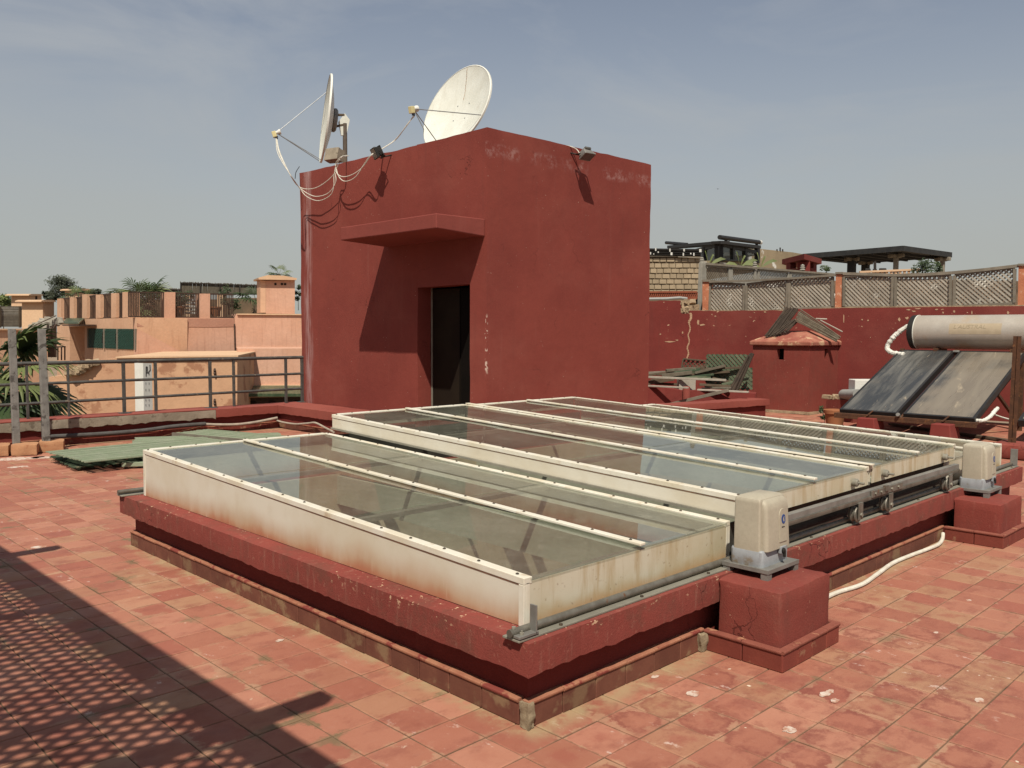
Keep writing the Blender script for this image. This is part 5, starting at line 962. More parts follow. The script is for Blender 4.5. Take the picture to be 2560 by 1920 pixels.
# terrace wall seen through the fence
tw_ = thing('neighbour_terrace', 'neighbour terrace walls glimpsed through the lattice fence', 'wall', tuple(deep(ZP(600, 900), 22))); Pt = plane_px(ZR(700, 700), 20, ZP(2600, 700), 17.8)
ext(Pt, [ZR(700, 640), ZR(700, 960), ZP(2700, 960), ZP(2700, 640), ZP(1500, 620), ZP(600, 610)], .25, 'terrace_wall', 'terrace_mix', tw_) if 'terrace_mix' in MAT else None
weather('terrace_mix', (.24, .16, .105), (.08, .06, .045), 3.5, .95, .2, spots=((.72, .68, .60), 2.2, .60, .66)); ext(Pt, [ZR(700, 620), ZR(700, 960), ZP(2700, 960), ZP(2700, 640), ZP(1500, 620), ZP(600, 600)], .25, 'terrace_wall', 'terrace_mix', tw_)

# breeze-block gable
bb = thing('block_wall', 'tan breeze-block gable wall beside the red tower', 'wall', tuple(deep(ZR(390, 660), 33))); PBk = plane_px(ZR(60, 450), 33, ZR(680, 450), 33.6)
ext(PBk, [ZR(*p) for p in ((-120, 262), (-120, 900), (670, 900), (672, 275), (420, 262))], .3, 'mortar_bed', 'joint_tan', bb, off=.02)
yy = 288; row = 0
while yy < 655:
    x = -110+(row % 2)*38; hh = 46 if row else 40
    while x < 655:
        wd = rj.uniform(62, 84); x1 = min(x+wd, 668)
        if x1-x > 20: ext(PBk, [ZR(x, yy+rj.uniform(-2, 2)), ZR(x, yy+hh+rj.uniform(-2, 2)), ZR(x1, yy+hh+rj.uniform(-2, 2)), ZR(x1, yy+rj.uniform(-2, 2))], .1, 'block', 'block_tan', bb, off=rj.uniform(-.05, -.01))
        x += wd+9
    yy += 59; row += 1
ext(PBk, [ZR(*p) for p in ((90, 255), (90, 268), (420, 270), (420, 258))], .5, 'coping_board', 'wood_pale', bb, off=-.12); ext(PBk, [ZR(*p) for p in ((420, 268), (420, 278), (675, 292), (675, 280))], .5, 'coping_board', 'wood_grey', bb, off=-.12)
ow = thing('openwork_band', 'red openwork tile band at the foot of the block wall', 'openwork', tuple(deep(ZR(360, 735), 24))); Po = plane_px(ZR(60, 700), 24, ZR(640, 700), 24.2)
ext(Po, [ZR(*p) for p in ((40, 668), (40, 740), (640, 740), (640, 662))], .05, 'band_back', 'interior_dark', ow, off=.12)
for k in range(25):
    x = 62+k*23
    m = MB(); m.beam(Po.at(ZR(x, 735)), Po.at(ZR(x+23, 672)), .03, .05, Po.n); m.beam(Po.at(ZR(x+23, 735), .02), Po.at(ZR(x, 672), .02), .03, .05, Po.n); m.build('openwork_tile', 'openwork', ow)
for y in (665, 738): MB().beam(Po.at(ZR(50, y), -.01), Po.at(ZR(625, y-2), -.01), .06, .05).build('band_edge', 'openwork', ow)
tag(MB().tube([Po.at(ZR(60, 742), -.5), Po.at(ZR(300, 738), -.5), Po.at(ZR(440, 728), -.5), Po.at(ZR(520, 738), -.5)], .04, 8).build('grey_pipe', 'pvc'), 'grey pipe lying on the wall top below the openwork band', 'pipe')
ext(Po, [ZR(*p) for p in ((622, 662), (622, 960), (668, 960), (668, 662))], .3, 'dark_gap', 'interior_dark', ow, off=.1)
# black slatted roof with white clips
bs = thing('black_slat_roof', 'black slatted roof edge with white clips above the block wall', 'roof', tuple(deep(ZR(390, 265), 31))); Ps = plane_px(ZR(60, 220), 31, ZR(680, 220), 30)
for k, (y0, y1) in enumerate(((180, 196), (200, 216), (225, 240), (247, 262))): MB().prism([Ps.at(ZR(-60, y0-2), .15*k), Ps.at(ZR(-60, y1-2), .15*k), Ps.at(ZR(668, y1+6), .15*k), Ps.at(ZR(668, y0+8), .15*k)], Ps.n*.12).build('black_slat', 'pav_frame', bs)
ext(Ps, [ZR(*p) for p in ((-60, 178), (-60, 262), (672, 272), (672, 190))], .05, 'slat_back', 'black', bs, off=.7)
for x, y, w_, h_ in ((172, 192, 10, 32), (200, 222, 8, 16), (330, 200, 10, 34), (347, 240, 18, 30), (486, 200, 12, 28), (478, 246, 10, 32), (560, 238, 10, 16), (594, 246, 10, 32), (666, 205, 22, 34), (115, 235, 8, 26), (150, 243, 8, 10)): ext(Ps, [ZR(x-w_/2, y-h_/2), ZR(x-w_/2, y+h_/2), ZR(x+w_/2, y+h_/2), ZR(x+w_/2, y-h_/2)], .05, 'white_clip', 'white_board', bs, off=-.06)

# glass pavilion
pv = thing('glass_pavilion', 'black framed glass pavilion on the skyline behind the fence', 'pavilion', tuple(deep(ZR(890, 330), 36))); PL_ = plane_px(ZR(885, 250), 36, ZR(300, 250), 43); PR_ = plane_px(ZR(885, 250), 36, ZR(1335, 250), 40)
for pl, x0, y0, x1, y1 in ((PL_, 300, 150, 890, 97), (PR_, 890, 97, 1338, 148)): ext(pl, [ZR(x0, y0), ZR(x0, y0+30), ZR(x1, y1+34), ZR(x1, y1)], .4, 'roof_fascia', 'pav_frame', pv, off=-.25)
zc_ = PL_.at(ZR(888, 112)).z; a, b, c = PL_.at(ZR(888, 112)), PL_.at(ZR(305, 160)), PR_.at(ZR(1330, 158)); MB().prism([Vector((v.x, v.y, zc_)) for v in (a, b, b+c-a, c)], (0, 0, -.15)).build('roof_deck', 'pav_frame', pv)
for pl, segs in ((PR_, ((862, 912, 130, 322), (1030, 1050, 140, 322), (1166, 1190, 148, 326), (1300, 1328, 158, 345))), (PL_, ((862, 884, 130, 322), (690, 704, 150, 322), (305, 330, 185, 322)))):
    for x0, x1, yt, yb in segs: ext(pl, [ZR(x0, yt), ZR(x0, yb), ZR(x1, yb), ZR(x1, yt)], .15, 'post', 'pav_frame', pv, off=-.02)
ext(PR_, [ZR(*p) for p in ((865, 296), (865, 310), (1325, 338), (1325, 322))], .15, 'sill', 'pav_frame', pv, off=-.04); ext(PR_, [ZR(*p) for p in ((870, 130), (870, 152), (1325, 180), (1325, 160))], .15, 'head', 'pav_frame', pv, off=-.04)
ext(PL_, [ZR(*p) for p in ((310, 178), (310, 190), (880, 150), (880, 130))], .15, 'head', 'pav_frame', pv, off=-.04)
for pl, x0, x1, yt, yb, yt2, yb2 in ((PR_, 912, 1030, 150, 300, 160, 308), (PR_, 1050, 1166, 158, 308, 168, 318), (PR_, 1190, 1300, 168, 318, 178, 330), (PL_, 704, 862, 162, 322, 150, 322), (PL_, 335, 690, 188, 322, 165, 322)): ext(pl, [ZR(x0, yt), ZR(x0, yb), ZR(x1, yb2), ZR(x1, yt2)], .02, 'pane', 'glass_far', pv, off=.06)
a, b, c = PL_.at(ZR(888, 330)), PL_.at(ZR(305, 330)), PR_.at(ZR(1330, 345)); f_ = b+c-a
MB().prism([Vector((v.x, v.y, a.z)) for v in (a, b, f_, c)], (0, 0, -.1)).build('pavilion_floor', 'concrete_pale', pv)
ext(PR_, [ZR(*p) for p in ((905, 228), (905, 312), (1310, 340), (1310, 195))], .03, 'brightening_sheet', 'white_board', pv, off=.9)  # pale sheet added behind the panes so the windows look bright
ext(PR_, [ZR(*p) for p in ((860, 312), (860, 420), (1340, 430), (1340, 340))], 3, 'plinth', 'old_wall', pv, off=.1)
m = MB(); m.tube([PR_.at(ZR(880, 58), -.2), PR_.at(ZR(1325, 115), -.2)], .095, 12); m.build('awning_roller', 'pav_frame', pv); m = MB(); m.tube([PR_.at(ZR(1320, 114), -.21), PR_.at(ZR(1334, 116), -.21)], .098, 12); m.build('roller_cap', 'white_board', pv)
m = MB(); m.tube([PL_.at(ZR(290, 118), -.1), PL_.at(ZR(520, 138), -.1)], .08, 10); m.build('awning_roller', 'pav_frame', pv)
for x, y in ((950, 70), (1290, 110)): MB().beam(PR_.at(ZR(x, y+50), -.1), PR_.at(ZR(x, y), -.1), .1, .1, PR_.n).build('roller_bracket', 'pav_frame', pv)
ow2 = thing('old_concrete_wall', 'stained old wall with a white patch behind the glass pavilion', 'wall', tuple(deep(ZR(1560, 410), 43))); Pv = plane_px(ZR(1330, 300), 42, ZR(1820, 300), 45); ext(Pv, [ZR(*p) for p in ((1250, 178), (1250, 430), (1830, 430), (1830, 250), (1690, 225), (1500, 205))], .4, 'wall_face', 'old_wall', ow2)
for x, y0, y1 in ((1515, 190, 210), (1550, 172, 212), (1578, 190, 216)): MB().beam(Pv.at(ZR(x, y1)), Pv.at(ZR(x, y0)), .05, .05, Pv.n).build('stub', 'iron_dark', ow2)
# red chimney hood behind the fence
rc_ = thing('chimney_hood', 'dark red capped chimney hood in front of the far pergola', 'chimney', tuple(deep(ZR(1790, 440), 27))); Pq = plane_px(ZR(1815, 380), 26.5, ZR(1615, 380), 27.6); Pu = plane_px(ZR(1815, 380), 26.5, ZR(1955, 380), 27.6)
for pl, pts in ((Pq, ((1615, 335), (1615, 450), (1662, 450), (1662, 338))), (Pq, ((1765, 330), (1765, 450), (1815, 450), (1815, 325))), (Pq, ((1662, 405), (1662, 450), (1765, 450), (1765, 400))), (Pu, ((1816, 325), (1816, 450), (1885, 450), (1885, 328))), (Pu, ((1920, 325), (1920, 450), (1955, 450), (1955, 325))), (Pu, ((1885, 400), (1885, 450), (1920, 450), (1920, 400)))): ext(pl, [ZR(*p) for p in pts], .2, 'hood_pier', 'red_deep', rc_)
cz = deep(ZR(1800, 330), 27).z; e = [onz(ZR(1570, 330), cz), onz(ZR(1815, 345), cz-.02), onz(ZR(2010, 318), cz)]; e = [deep(ZR(1570, 332), 28), deep(ZR(1815, 336), 26), deep(ZR(2010, 322), 27.8)]; e.append(e[0]+e[2]-e[1]); ap = (e[0]+e[2])/2; ap.z = deep(ZR(1800, 256), 27.5).z
for v in e: v.z = cz
MB().add([*e, *[v+Vector((0, 0, .16)) for v in e], ap], [(3, 2, 1, 0), (0, 1, 5, 4), (1, 2, 6, 5), (2, 3, 7, 6), (3, 0, 4, 7), (4, 5, 8), (5, 6, 8), (6, 7, 8), (7, 4, 8)]).build('hood_cap', 'red_wall', rc_)
# far dark pergola
pg = thing('dark_pergola', 'dark flat-roofed pergola on pale posts against the right sky', 'pergola', tuple(deep(ZW(1490, 270), 27)))
n_ = deep(ZW(1528, 122), 40); z_ = n_.z; l_ = onz(ZW(968, 168), z_); r_ = onz(ZW(1800, 160), z_); bk_ = l_+r_-n_
print('pergola spans', (l_-n_).length, (r_-n_).length)
MB().prism([n_, l_, bk_, r_], (0, 0, -.10)).build('roof_deck', 'pergola_dark', pg)
for a, b in ((n_, l_), (n_, r_), (l_, bk_), (r_, bk_)): MB().beam(a+Vector((0, 0, -.13)), b+Vector((0, 0, -.13)), .12, .25).build('edge_beam', 'pergola_dark', pg)
ul, ur = (l_-n_).normalized(), (r_-n_).normalized()
for k in range(1, 7): a = n_+ul*(l_-n_).length*k/7-Vector((0, 0, .24)); MB().beam(a, a+(r_-n_), .1, .14).build('rafter', 'pergola_dark', pg)
for px, f in (((1490, 200), 0), ((1752, 215), 1), ((1318, 225), 2), ((1240, 225), 3)):
    base_ = [n_+ul*.9+ur*.9, r_+ul*.9-ur*1.2, bk_-ul*1.5-ur*1.0, n_+ul*((l_-n_).length*.62)+ur*1.2][f]; pt = base_; d_ = (pt-CAM).dot(CF); pt = deep(ZW(*px), d_); wd = .20 if f < 2 else .34
    MB().box(pt.x-wd/2, pt.x+wd/2, pt.y-wd/2, pt.y+wd/2, 1.2, z_-.44).build('post', 'pergola_pale' if f < 2 else 'pergola_dark', pg, bevel=.02)
    for s_, d in ((.40, ul), (.40, ur)): MB().beam(Vector((pt.x, pt.y, z_-.35))-d*s_, Vector((pt.x, pt.y, z_-.35))+d*s_, .16, .18).build('post_bracket', 'pergola_pale', pg, bevel=.03)
wl = plane_px(ZP(380, 530), 27, ZP(1060, 530), 27.5)
upright_lattice('pale low lattice railing under the far pergola', wl, ((390, 540), (1050, 512), (1050, 560), (390, 560)), ZP, .16, .05, 'terra_pale', None, 0, posts=(False, False), cat='railing', fr=.06, mt2='terra_pale')
for x0, x1, y0, lab in ((455, 515, 492, 'dark chair back under the far pergola, leftmost'), (540, 585, 496, 'dark chair back under the far pergola, middle'), (610, 690, 488, 'dark chair back under the far pergola, rightmost')):
    c = deep(ZP((x0+x1)/2, y0), 30); k = 30/2155/4.424; t = thing('garden_chair', lab, 'chair', (c.x, c.y, c.z-.9), 'chairs under the far pergola'); w_ = (x1-x0)*k/2
    M_ = Vector((-CR.x, -CR.y, 0)).normalized(); nb = Vector((CF.x, CF.y, 0)).normalized()
    MB().obox(c-Vector((0, 0, .2)), M_*w_, nb*.04, Vector((0, 0, .2))).build('backrest', 'black', t, bevel=.03); MB().obox(c-Vector((0, 0, .48))-nb*.22, M_*w_, nb*.24, Vector((0, 0, .04))).build('seat', 'black', t, bevel=.02)
    for sx in (-1, 1):
        for sy in (0, -.42): MB().obox(c+M_*w_*.9*sx+nb*sy-Vector((0, 0, .7)), M_*.025, nb*.025, Vector((0, 0, .2))).build('leg', 'black', t)
tag(MB().tube([deep(ZP(564, 540), 30), deep(ZP(563, 415), 30)], .05, 8).build('parasol_pole', 'iron_dark'), 'thin dark pole between the far chairs under the pergola', 'pole')
shrub('feathery green bush in front of the far pergola posts', deep(ZP(1090, 548), 27), .55, .35, 520, 'leaf', 41, size=.05, name='terrace_bush'); shrub('small twiggy bush left of the far pergola', deep(ZP(30, 548), 27), .22, .25, 160, 'leaf', 42, size=.045, name='terrace_bush'); shrub('thin green sprigs beside the right pergola post', deep(ZP(1280, 535), 26), .2, .3, 160, 'leaf', 43, size=.045, name='terrace_bush')
for (x, y, D, lab, mt) in ((760, 330, 34, 'drooping banana leaf left below the glass pavilion', 'leaf_bright'), (1335, 350, 34, 'green banana leaf at the right foot of the glass pavilion', 'leaf_bright'), (1108, 345, 33, 'upright green leaf below the pavilion panes', 'leaf_bright')):
    c = deep(ZR(x, y), D); t = thing('banana_plant', lab, 'plant', tuple(c))
    for k in range(4):
        d = CR*[-.7, .8, .25, -.2][k]+Vector((0, 0, .35+.2*k)); m = MB(); p0 = c-Vector((0, 0, .15)); p1 = p0+d*.3; p2 = p1+d*.3-Vector((0, 0, .06)); p3 = p2+d*.25-Vector((0, 0, .15)); wv = CF*.02+Vector((0, 0, .07))
        m.add([p0, p1-wv, p1+wv, p2-wv, p2+wv, p3], [(0, 1, 2), (1, 3, 4, 2), (3, 5, 4)]); m.build('leaf', mt, t, auto=False)

# ------------------------------------------------------------------ low parapet right of the tower
lp_ = thing('low_parapet', 'low red parapet between the tower and the chimney hut', 'parapet', (10.5, 6, 0)); a, b = Vector((8.94, 6.16, 0)), Vector((12.08, 5.60, 0)); d = (b-a).normalized(); s_ = Vector((-d.y, d.x, 0)); ln = (b-a).length
M_ = Matrix(((d.x, s_.x, 0, a.x), (d.y, s_.y, 0, a.y), (0, 0, 1, 0), (0, 0, 0, 1))); m = MB(); m.slab(0, ln, 0, .42, .255, .372, .07, .008, drip=.015, rnd=.008, M=M_); m.build('parapet_coping', 'red_light', lp_); m = MB(); m.slab(0, ln-.05, .06, .40, 0, .254, .2, .004, M=M_); m.build('parapet_wall', 'red_deep', lp_)
# chimney hut
hut = thing('chimney_hut', 'square red chimney hut with small slots and a hipped cap', 'chimney', (13.9, 6.1, 0)); hx, hy = 13.37, 5.5
hy1, hx1 = onx((1860+112/5.185, 900), hx).y, ony((1860+1218/5.185, 900), hy).x; HZ = 1.335
def hutwall(ax, L0, L1, f0):
    """wall along Y (ax 'y') at x = f0 or along X (ax 'x') at y = f0 with a flue slot in its middle"""
    mid = (L0+L1)/2-(.0 if ax == 'y' else -.03); m = MB()
    for u0, u1, z0, z1 in ((L0, mid-.075, .05, HZ), (mid+.075, L1, .05, HZ), (mid-.075, mid+.075, .05, 1.055), (mid-.075, mid+.075, 1.275, HZ)):
        if ax == 'y': m.slab(f0, f0+.12, u0, u1, z0, z1, .2, .006, fq=1.5)
        else: m.slab(u0, u1, f0, f0+.12, z0, z1, .2, .006, fq=1.5)
    m.build('hut_wall', 'red_plain', hut)
hutwall('y', hy, hy1, hx); hutwall('x', hx+.12, hx1, hy)
m = MB(); m.box(hx1-.12, hx1, hy+.12, hy1, .05, HZ); m.box(hx+.12, hx1-.12, hy1-.12, hy1, .05, HZ); m.build('hut_wall', 'red_plain', hut)
MB().box(hx+.3, hx1-.3, hy+.3, hy1-.3, .06, HZ-.01).build('flue_core', 'interior_dark', hut)
o = .055; z0, z1, z2 = HZ+.001, HZ+.085, HZ+.30; X0, X1, Y0, Y1 = hx-o, hx1+o, hy-o, hy1+o; cx, cy = (X0+X1)/2, (Y0+Y1)/2
m = MB(); m.add([(X0, Y0, z0), (X1, Y0, z0), (X1, Y1, z0), (X0, Y1, z0), (X0, Y0, z1), (X1, Y0, z1), (X1, Y1, z1), (X0, Y1, z1), (cx-.12, cy-.28, z2), (cx+.12, cy-.28, z2), (cx+.12, cy+.28, z2), (cx-.12, cy+.28, z2)], [(3, 2, 1, 0), (0, 1, 5, 4), (1, 2, 6, 5), (2, 3, 7, 6), (3, 0, 4, 7), (4, 5, 9, 8), (5, 6, 10, 9), (6, 7, 11, 10), (7, 4, 8, 11), (8, 9, 10, 11)])
weather('hut_cap', (.40, .165, .11), (.27, .075, .055), 5, .95, .5, 40, spots=((.52, .33, .2), 4, .54, .62)); m.build('hut_cap', 'hut_cap', hut, bevel=.018)
m = MB(); m.slab(hx-.05, hx1+.05, hy-.05, hy1+.05, 0, .05, .15, .012); m.build('hut_foot', 'rubble', hut)
# reed mats flung over the hut
def reeds(label, pl, A_, B_, n, f, mt='reed', r=.012, off=0, spread=.02):
    t = thing('reed_mat', label, 'reed mat', tuple(pl.at(f(*B_[0]), off)), 'old reed mats'); m = MB()
    for k in range(n):
        u = k/(n-1); a = pl.at(f(A_[0][0]+(A_[1][0]-A_[0][0])*u+rj.uniform(-15, 15), A_[0][1]+(A_[1][1]-A_[0][1])*u+rj.uniform(-16, 16)), off+rj.uniform(0, spread)); b = pl.at(f(B_[0][0]+(B_[1][0]-B_[0][0])*u+rj.uniform(-15, 15), B_[0][1]+(B_[1][1]-B_[0][1])*u+rj.uniform(-16, 16)), off+rj.uniform(0, spread)-.1); m.tube([a, a.lerp(b, .5)+Vector((0, 0, rj.uniform(-.01, .01))), b], r*rj.uniform(.6, 1.3), 5)
    tag(m.build('reed_stalks', mt, t), kind='stuff'); return t
Prd = plane_px(ZC(200, 300), 17.5, ZC(1300, 300), 17.3)
reeds('dark reed mat leaning up the left side of the chimney hut cap', Prd, ((560, 50), (700, 70)), ((275, 420), (430, 415)), 22, ZC, 'reed_dark', .016); reeds('short dark reed bundle under the peak of the two mats', Prd, ((640, 200), (680, 240)), ((400, 400), (560, 350)), 12, ZC, 'reed_dark', .014, -.1)
reeds('grey reed mat sliding down the right side of the chimney hut cap', Prd, ((720, 85), (665, 215)), ((1240, 420), (1190, 480)), 30, ZC, 'reed', .013, -.25)
tag(MB().tube([Prd.at(ZC(930, 190), -.1), Prd.at(ZC(1075, 196), -.1)], .014, 6).build('loose_stick', 'wood_pale'), 'short pale stick poking out level from the reed mat', 'stick'); tag(MB().tube([Prd.at(ZC(985, 210), -.1), Prd.at(ZC(1275, 360), -.1)], .014, 6).build('loose_stick', 'wood_pale'), 'long thin stick sloping right above the reed mat', 'stick')
Pdb = plane_px(ZJ(100, 500), 17.2, ZJ(1550, 500), 16.6)
reeds('dark reed bundle standing against the left side of the chimney hut', Pdb, ((1470, 190), (1560, 130)), ((1200, 690), (1320, 690)), 18, ZJ, 'reed_dark', .02, -.2, .1)
# scrap heap left of the hut
tb_ = lambda a, b, w_, h_, mt, lab, off=0, o2=0: tag(MB().beam(Pdb.at(ZJ(*a), off), Pdb.at(ZJ(*b), off+o2), w_, h_).build('scrap_timber', mt, bevel=.004), lab, 'timber', 'scrap timbers beside the hut')
tb_((95, 432), (480, 384), .06, .045, 'wood_brown', 'thin dark timber at the upper left of the scrap heap', .2, .3); tb_((360, 366), (1120, 305), .10, .05, 'reed', 'long grey timber along the top of the scrap heap', .25, .4); tb_((470, 402), (830, 352), .07, .05, 'green_dark', 'short green timber near the top of the scrap heap', 0, .2); tb_((300, 440), (720, 392), .12, .07, 'reed', 'short thick weathered timber in the middle of the scrap heap', -.1, .1)
tb_((470, 455), (1130, 345), .08, .06, 'green_dark', 'long dark green timber rising to the right on the heap', .05, .2); tb_((560, 468), (1120, 378), .05, .05, 'wood_brown', 'dark timber just under the rising green one', .1, .2); tb_((620, 465), (1020, 420), .06, .04, 'green_dark', 'lower short green timber of the heap', 0, .1)
tb_((95, 456), (1190, 500), .05, .04, 'wood_pale', 'long pale lath across the front of the scrap heap', -.25, -.3); tb_((95, 540), (470, 475), .14, .08, 'wood_brown', 'thick dark plank at the left front of the heap', -.15, .05); tb_((90, 578), (660, 606), .06, .03, 'wood_pale', 'pale lath along the low red wall at left', -.45, -.45); tb_((800, 632), (1500, 665), .08, .03, 'wood_pale', 'pale lath on the low wall under the green lattice', -.45, -.3)
tb_((430, 832), (1220, 640), .07, .06, 'wood_grey', 'long grey pole slanting down in front of the scrap heap', -.6, -.35); tb_((860, 612), (1250, 604), .05, .03, 'wood_grey', 'short grey lath beside the concrete block', -.3, -.3); tb_((900, 345), (1430, 322), .05, .04, 'wood_brown', 'thin dark lath across the green lattice', .15, .1)
for k, (a, b, w_, mt, lab, of) in enumerate((((230, 425), (900, 350), .09, 'wood_brown', 'dark plank under the top grey timber of the scrap heap', .3), ((150, 500), (760, 430), .10, 'wood_brown', 'broad dark plank lying low at the left of the heap', .15), ((420, 445), (980, 470), .07, 'green_heap', 'green plank sloping gently to the right in the heap', -.05),
    ((700, 420), (1240, 380), .08, 'wood_brown', 'dark plank ending at the green lattice', .12), ((760, 400), (1180, 300), .06, 'reed', 'thin grey timber crossing up over the green lattice', .05), ((200, 545), (520, 560), .08, 'wood_brown', 'short dark board left of the concrete block', -.1), ((1000, 470), (1400, 560), .06, 'wood_brown', 'dark lath lying across the lower green lattice', .1),
    ((1130, 560), (1540, 470), .05, 'green_heap', 'green lath rising towards the chimney hut', .05), ((100, 400), (620, 372), .05, 'wood_grey', 'thin grey lath along the back of the scrap heap', .45), ((820, 560), (1300, 590), .07, 'wood_brown', 'dark board at the foot of the green lattice', -.1))): tb_(a, b, w_, .045, mt, lab, of, .08)
c = Pdb.at(ZJ(640, 560), -.2); m = MB(); M_ = Matrix.Translation(c) @ Matrix.Rotation(YAW*-1+R(4), 4, 'Z')
for a in ((-.165, .16, -.09, -.06, -.10, .10), (-.165, .16, .06, .09, -.10, .10), (-.165, -.125, -.06, .06, -.10, .10), (.12, .16, -.06, .06, -.10, .10), (-.02, .02, -.06, .06, -.10, .10)): m.slab(*a, .08, .004, M=M_, fq=9)
tag(m.build('cinder_block', 'concrete_pale'), 'pale hollow concrete block in the scrap heap', 'block')
upright_lattice('green lattice panel leaning at the top of the scrap heap', Pdb, ((922, 145), (1500, 148), (1470, 325), (915, 315)), ZJ, .085, .045, 'green_heap', 'green lattice pieces in the scrap heap', .5, posts=(False, False), rails=False, mt2='green_dark'); upright_lattice('green lattice panel lying under the timbers by the hut', Pdb, ((960, 330), (1550, 320), (1550, 640), (880, 640)), ZJ, .085, .05, 'green_heap', 'green lattice pieces in the scrap heap', .3, posts=(False, False), rails=False, mt2='green_dark'); upright_lattice('small dark lattice piece at the left end of the scrap heap', Pdb, ((598, 212), (915, 242), (905, 320), (578, 325)), ZJ, .09, .025, 'wood_brown', 'green lattice pieces in the scrap heap', .45, fr=.03, mt2='wood_brown')
lk_ = thing('scrap_kerb', 'low red wall in front of the scrap heap', 'wall', tuple(Pdb.at(ZJ(600, 800), -.5))); wallpoly(Pdb, [ZJ(0, 600), ZJ(300, 598), ZJ(560, 640), ZJ(640, 648), ZJ(900, 640), ZJ(1240, 650), ZJ(1600, 690)], .5, 'kerb_wall', 'red_wall', lk_, off=-.5)
m = MB(); c = Pdb.at(ZJ(640, 740), -.52); m.lathe([(.0, .0), (.07, 0), (.075, .40), (.06, .46), (0, .47)], 14, Matrix.Translation((c.x, c.y, c.z-.25))); m.build('rounded_stump', 'red_light', lk_)
# ledge, pipe, box, pot right of the hut
lg = thing('red_ledge', 'small broken red ledge right of the chimney hut', 'ledge', tuple(deep(ZC(1190, 1330), 16))); Pe = plane_px(ZC(1060, 1250), 15.9, ZC(1400, 1250), 15.3); wallpoly(Pe, [ZC(1068, 1246), ZC(1180, 1236), ZC(1420, 1244)], .5, 'ledge_body', 'red_plain', lg); 
for k in range(7): c = Pe.at(ZC(1085+k*32, 1222-rj.uniform(0, 18)), .2); m = MB(); m.slab(-.09, .09, -.07, .07, -.03, .03, .06, .015, M=Matrix.Translation(c) @ Matrix.Rotation(k*1.3, 4, 'Z') @ Matrix.Rotation(rj.uniform(-.3, .3), 4, 'X'), fq=9); m.build('broken_brick', 'rubble', lg)
tag(MB().tube([Pe.at(ZC(1290, 1174), .1), Pe.at(ZC(1480, 1174), -.1)], .095, 16).build('grey_tube', 'pvc'), 'short grey plastic tube lying behind the solar collector', 'pipe'); a = Pe.at(ZC(1540, 1085), .3); tag(MB().obox(a, CR*.20, Vector((CF.x, CF.y, 0)).normalized()*.15, Vector((0, 0, .15))).build('white_box', 'white_board', bevel=.01), 'white box half hidden behind the left solar collector', 'box')
c = deep(ZC(1180, 1345), 14.7); t = thing('flower_pot', 'terracotta flower pot under the left solar collector', 'pot', (c.x, c.y, 0)); m = MB(); m.lathe([(.0, 0), (.13, 0), (.165, .22), (.185, .225), (.19, .285), (.165, .29), (.15, .25), (0, .24)], 24, Matrix.Translation((c.x, c.y, 0))); m.build('pot_body', 'pot', t)
shrub('leafy weed growing at the foot of the chimney hut', deep(ZC(1045, 1530), 15.2), .12, .28, 160, 'leaf', 44, size=.03, name='weed')

# ------------------------------------------------------------------ solar water heater
sh = thing('solar_heater', 'solar water heater with a horizontal tank above two dusty collectors', 'solar heater', (12.2, 2.8, 0)); s0 = Vector((11.02, 0, .37)); sv = Vector((2.39, 0, .93)); su = sv.normalized(); sn = Vector((-su.z, 0, su.x)); sl_ = sv.length
for y0, y1 in ((2.885, 3.80), (1.79, 2.80)):
    cen = s0+sv/2+Vector((0, (y0+y1)/2, 0)); hw = (y1-y0)/2
    m = MB()
    for sg in (-1, 1): m.obox(cen+Vector((0, sg*(hw-.02), 0))-sn*.05, su*sl_/2, Vector((0, .02, 0)), sn*.05)
    for sg in (-1, 1): m.obox(cen+su*sg*(sl_/2-.02)-sn*.05, su*.02, Vector((0, hw-.04, 0)), sn*.0505)
    m.obox(cen-sn*.09, su*(sl_/2-.04), Vector((0, hw-.04, 0)), sn*.008); c = m.build('collector_frame', 'col_frame', sh, bevel=.004)
    MB().obox(cen-sn*.008, su*(sl_/2-.04), Vector((0, hw-.04, 0)), sn*.004).build('collector_glass', 'collector', c)
    for f in (.33,) : pass
m = MB(); m.box(10.96, 11.06, 1.75, 3.86, .275, .315); m.box(10.96, 11.0, 1.75, 3.86, .235, .275); m.build('front_rail', 'rust', sh, bevel=.004)
for y in (1.84, 2.84, 3.76):
    m = MB(); m.beam((11.05, y, .27), (13.45, y, 1.17), .05, .06); m.beam((13.4, y, 0), (13.4, y, 1.32), .06, .06); m.beam((12.2, y, .66), (13.38, y, .10), .04, .04); m.build('frame_leg', 'rust', sh)
for y in (3.32, 2.2): m = MB(); m.beam((10.93, y, .30), (11.0, y-.07, .385), .03, .012); m.build('collector_clip', 'rust', sh)
TX, TZc, TR = 13.62, 1.615, .295; yl = onx((2279, 834), TX).y
m = MB(); My = Matrix.Translation((TX, yl, TZc)) @ Matrix.Rotation(R(90), 4, 'X'); m.lathe([(TR-.004, .115), (TR, .12), (TR, 3.4), (0, 3.45)], 48, My); tk = m.build('tank', 'tank', sh)
m = MB(); m.lathe([(0, -.02), (TR-.08, -.015), (TR+.004, .03), (TR+.008, .05), (TR+.008, .115), (TR-.01, .118)], 48, My); m.build('tank_end_cap', 'black', tk); m = MB(); m.lathe([(TR+.002, .117), (TR+.009, .118), (TR+.009, .130), (TR+.002, .131)], 48, My); m.build('tank_band', 'white_paint', tk)
for y in (yl-.5, yl-1.7): m = MB(); m.box(TX-.25, TX+.25, y-.03, y+.03, 1.26, 1.34); m.build('tank_saddle', 'rust', sh)
